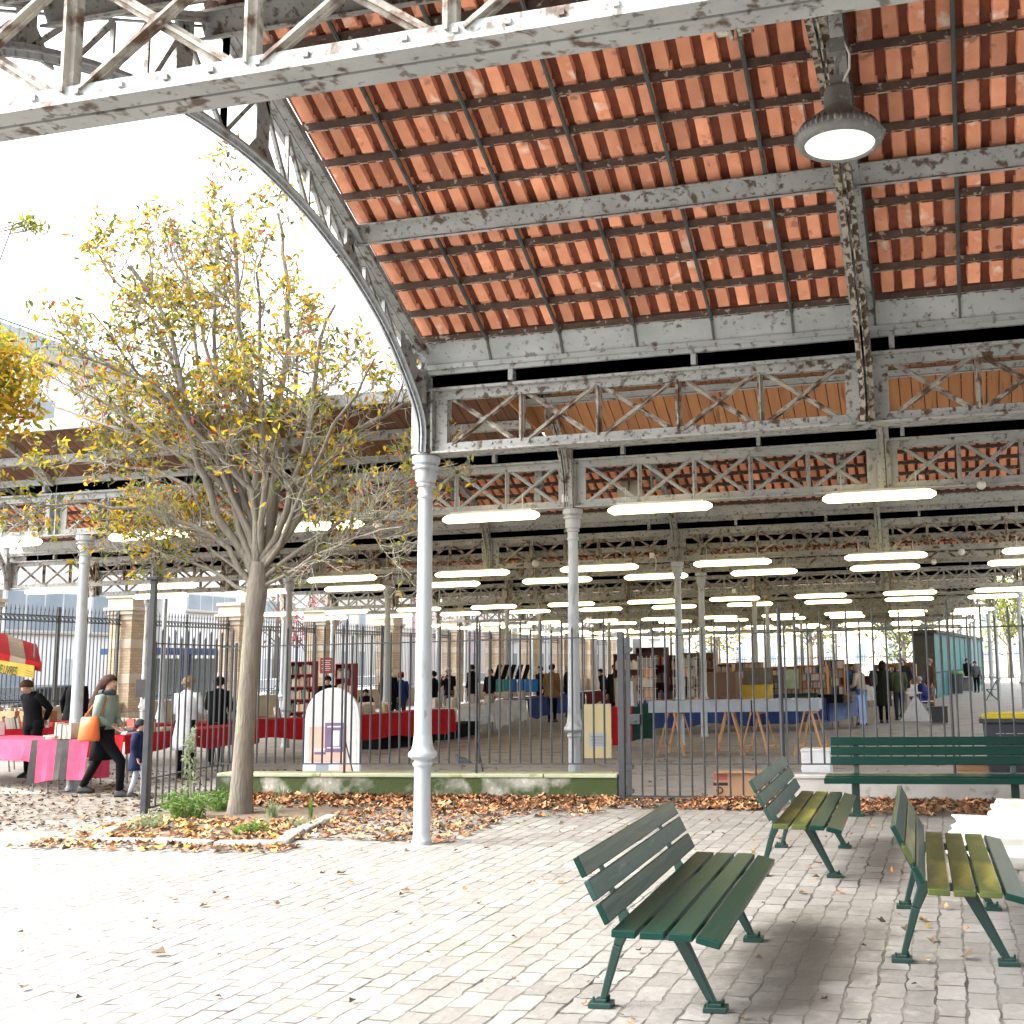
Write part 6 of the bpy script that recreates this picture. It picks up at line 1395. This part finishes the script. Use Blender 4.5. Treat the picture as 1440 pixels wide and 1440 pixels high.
# ---------------------------------------------------------------- right side and far end
TEALP = mat('teal_cabin_panel', (.035, .20, .21), (.03, .17, .18), 2, .5); DKT = mat('dark_cabin_end', (.05, .05, .045), (.08, .075, .065), 3, .8)
q0, q1 = atY(1315, 930, 50), atY(1381, 930, 74); d = q1-q0; d.z = 0; rz = math.atan2(d.y, d.x); L = d.length; e = empty('teal_cabin', 'long teal cabin with a sloping dark roof edge at the far right', 'cabin', (q0.x, 50, 0), rz); zt = 2.85
b = B(); b.box((L/2, .45, zt/2), (L, .9, zt)); b.build('wall', TEALP, e)
for k in range(1, 9): b = B(); b.box((L*k/9, -.012, zt/2), (.08, .03, zt-.2)); b.build('panel_joint', DKT, e)
b = B(); b.box((L/2, .45, zt+.06), (L+.5, 1.2, .14)); b.build('roof', DKT, e); b = B(); b.box((-.02, .45, zt/2), (.04, .92, zt-.02)); b.build('end_wall', DKT, e); b = B(); b.box((L/2, -.02, 1.12), (L-.3, .02, .06)); b.build('rail', DKT, e)
q = G(1352, 975); e = empty('green_bin', 'green and black bin beside the teal cabin', 'bin', (q.x-.3, q.y-2, 0)); b = B(); b.loft([(0, 0, .05, .35, .3), (0, 0, 1.0, .42, .38)], 12); b.build('tub', BIN, e); b = B(); b.loft([(0, 0, 1.0, .44, .4), (0, 0, 1.12, .4, .36)], 12); b.build('lid', mat('green_lid', (.08, .3, .05), rough=.5), e)
RUB = mat('rubble_stone', (.17, .165, .135), (.10, .10, .08), 3.5, .95, bump=.8, bscale=6, world=True, rust=(.06, .08, .03), rthr=.55, rscale=1.2)
b = B(); b.box((7.6, 60, .95), (.5, 62, 1.9)); b.box((7.6, 60, 1.95), (.6, 62, .1)); tag(b.build('stone_wall', RUB), 'rough grey stone wall behind the pale columns at the right edge', 'wall')
def pk(*w): return lambda: random.choice(w)
FT = [(9.5, 44, 2.6, 5.6, 1500, .22, pk(0, 0, 0, 2), 'bright yellow tree behind the pale columns at the right edge'), (11, 54, 3.0, 5.5, 1500, .26, pk(0, 0, 2, 3), 'second yellow tree further back at the right edge'), (10, 66, 3.2, 5.0, 1400, .28, pk(2, 2, 0, 1), 'lime green tree beyond the right hand columns'), (9, 80, 3.4, 5.2, 1300, .3, pk(1, 2, 2), 'green tree behind the teal cabin'), (5, 98, 3.8, 5.5, 1400, .36, pk(1, 2, 2), 'leafy tree at the far end behind the cabin roof'), (-4, 104, 4.2, 6, 1500, .4, pk(1, 2, 1), 'broad green tree closing the far end of the hall'), (-13, 108, 4.2, 6.2, 1500, .4, pk(2, 2, 1, 0), 'yellow green tree at the far end left of the aisle'), (-22, 106, 4, 6, 1300, .4, pk(2, 0, 1), 'pale green tree at the far left end of the hall'), (14, 36, 2.6, 6.5, 900, .22, pk(0, 0, 2), 'yellow tree whose edge shows at the right border')]
for k, (x, y, r, cz, n, sz, pf, lab) in enumerate(FT): leafy_tree('broad_tree', lab, (x, y, 0), 0, r, cz, n, sz, LV, pf, .22, 1.0, seedv=70+k)
e = building('pale stone building closing the far end of the hall', 0, 46, 0, 13, FAC2, grid_w(0, 46, 1.5, 4, 3.2, 1.2, 2.0, 3.1)); e.location = (-10, 118, 0); e.rotation_euler = (0, 0, rad(-90))
b = B(); n = 190
for k in range(n): b.box((-26+k*.18, 90, 1.1), (.03, .03, 2.2))
for z in (.2, 2.0): b.box((-9, 90, z), (34.5, .05, .05))
tag(b.build('end_railing', FENCE), 'distant iron railing across the far end of the hall', 'railing')
# more covered tables down the hall so the aisles read as stalls
TC = [DBLUE, MAROON, WHITE, RED, DGREEN, PBLUE]
k = 0
for y in (34, 42, 50, 58, 67):
    for x in (-7.2, -3.2):
        if y < 40 and x > -4: continue
        e, L, rz = table((x, y), (x+2.6, y+.1), .9, .78, 'distant covered book table, number of the row at %d metres down the hall' % y if False else 'distant covered book table far down the right aisle')
        e['group'] = 'distant book tables'; o = drape(e, L, .9, .78, [TC[k % 6]], 'cloth over a distant book table far down the right aisle', drop=.5, seed=80+k); o['group'] = 'cloths on the distant book tables'; k += 1
        q = bookcase('bookcase', 'distant bookcase standing on a far table in the right aisle', (x+1.2, y+.6, .79), rad(U(-5, 5)), 1.6, .75, 2, ORW if k % 2 else BRW, seed=90+k); q['group'] = 'distant bookcases'
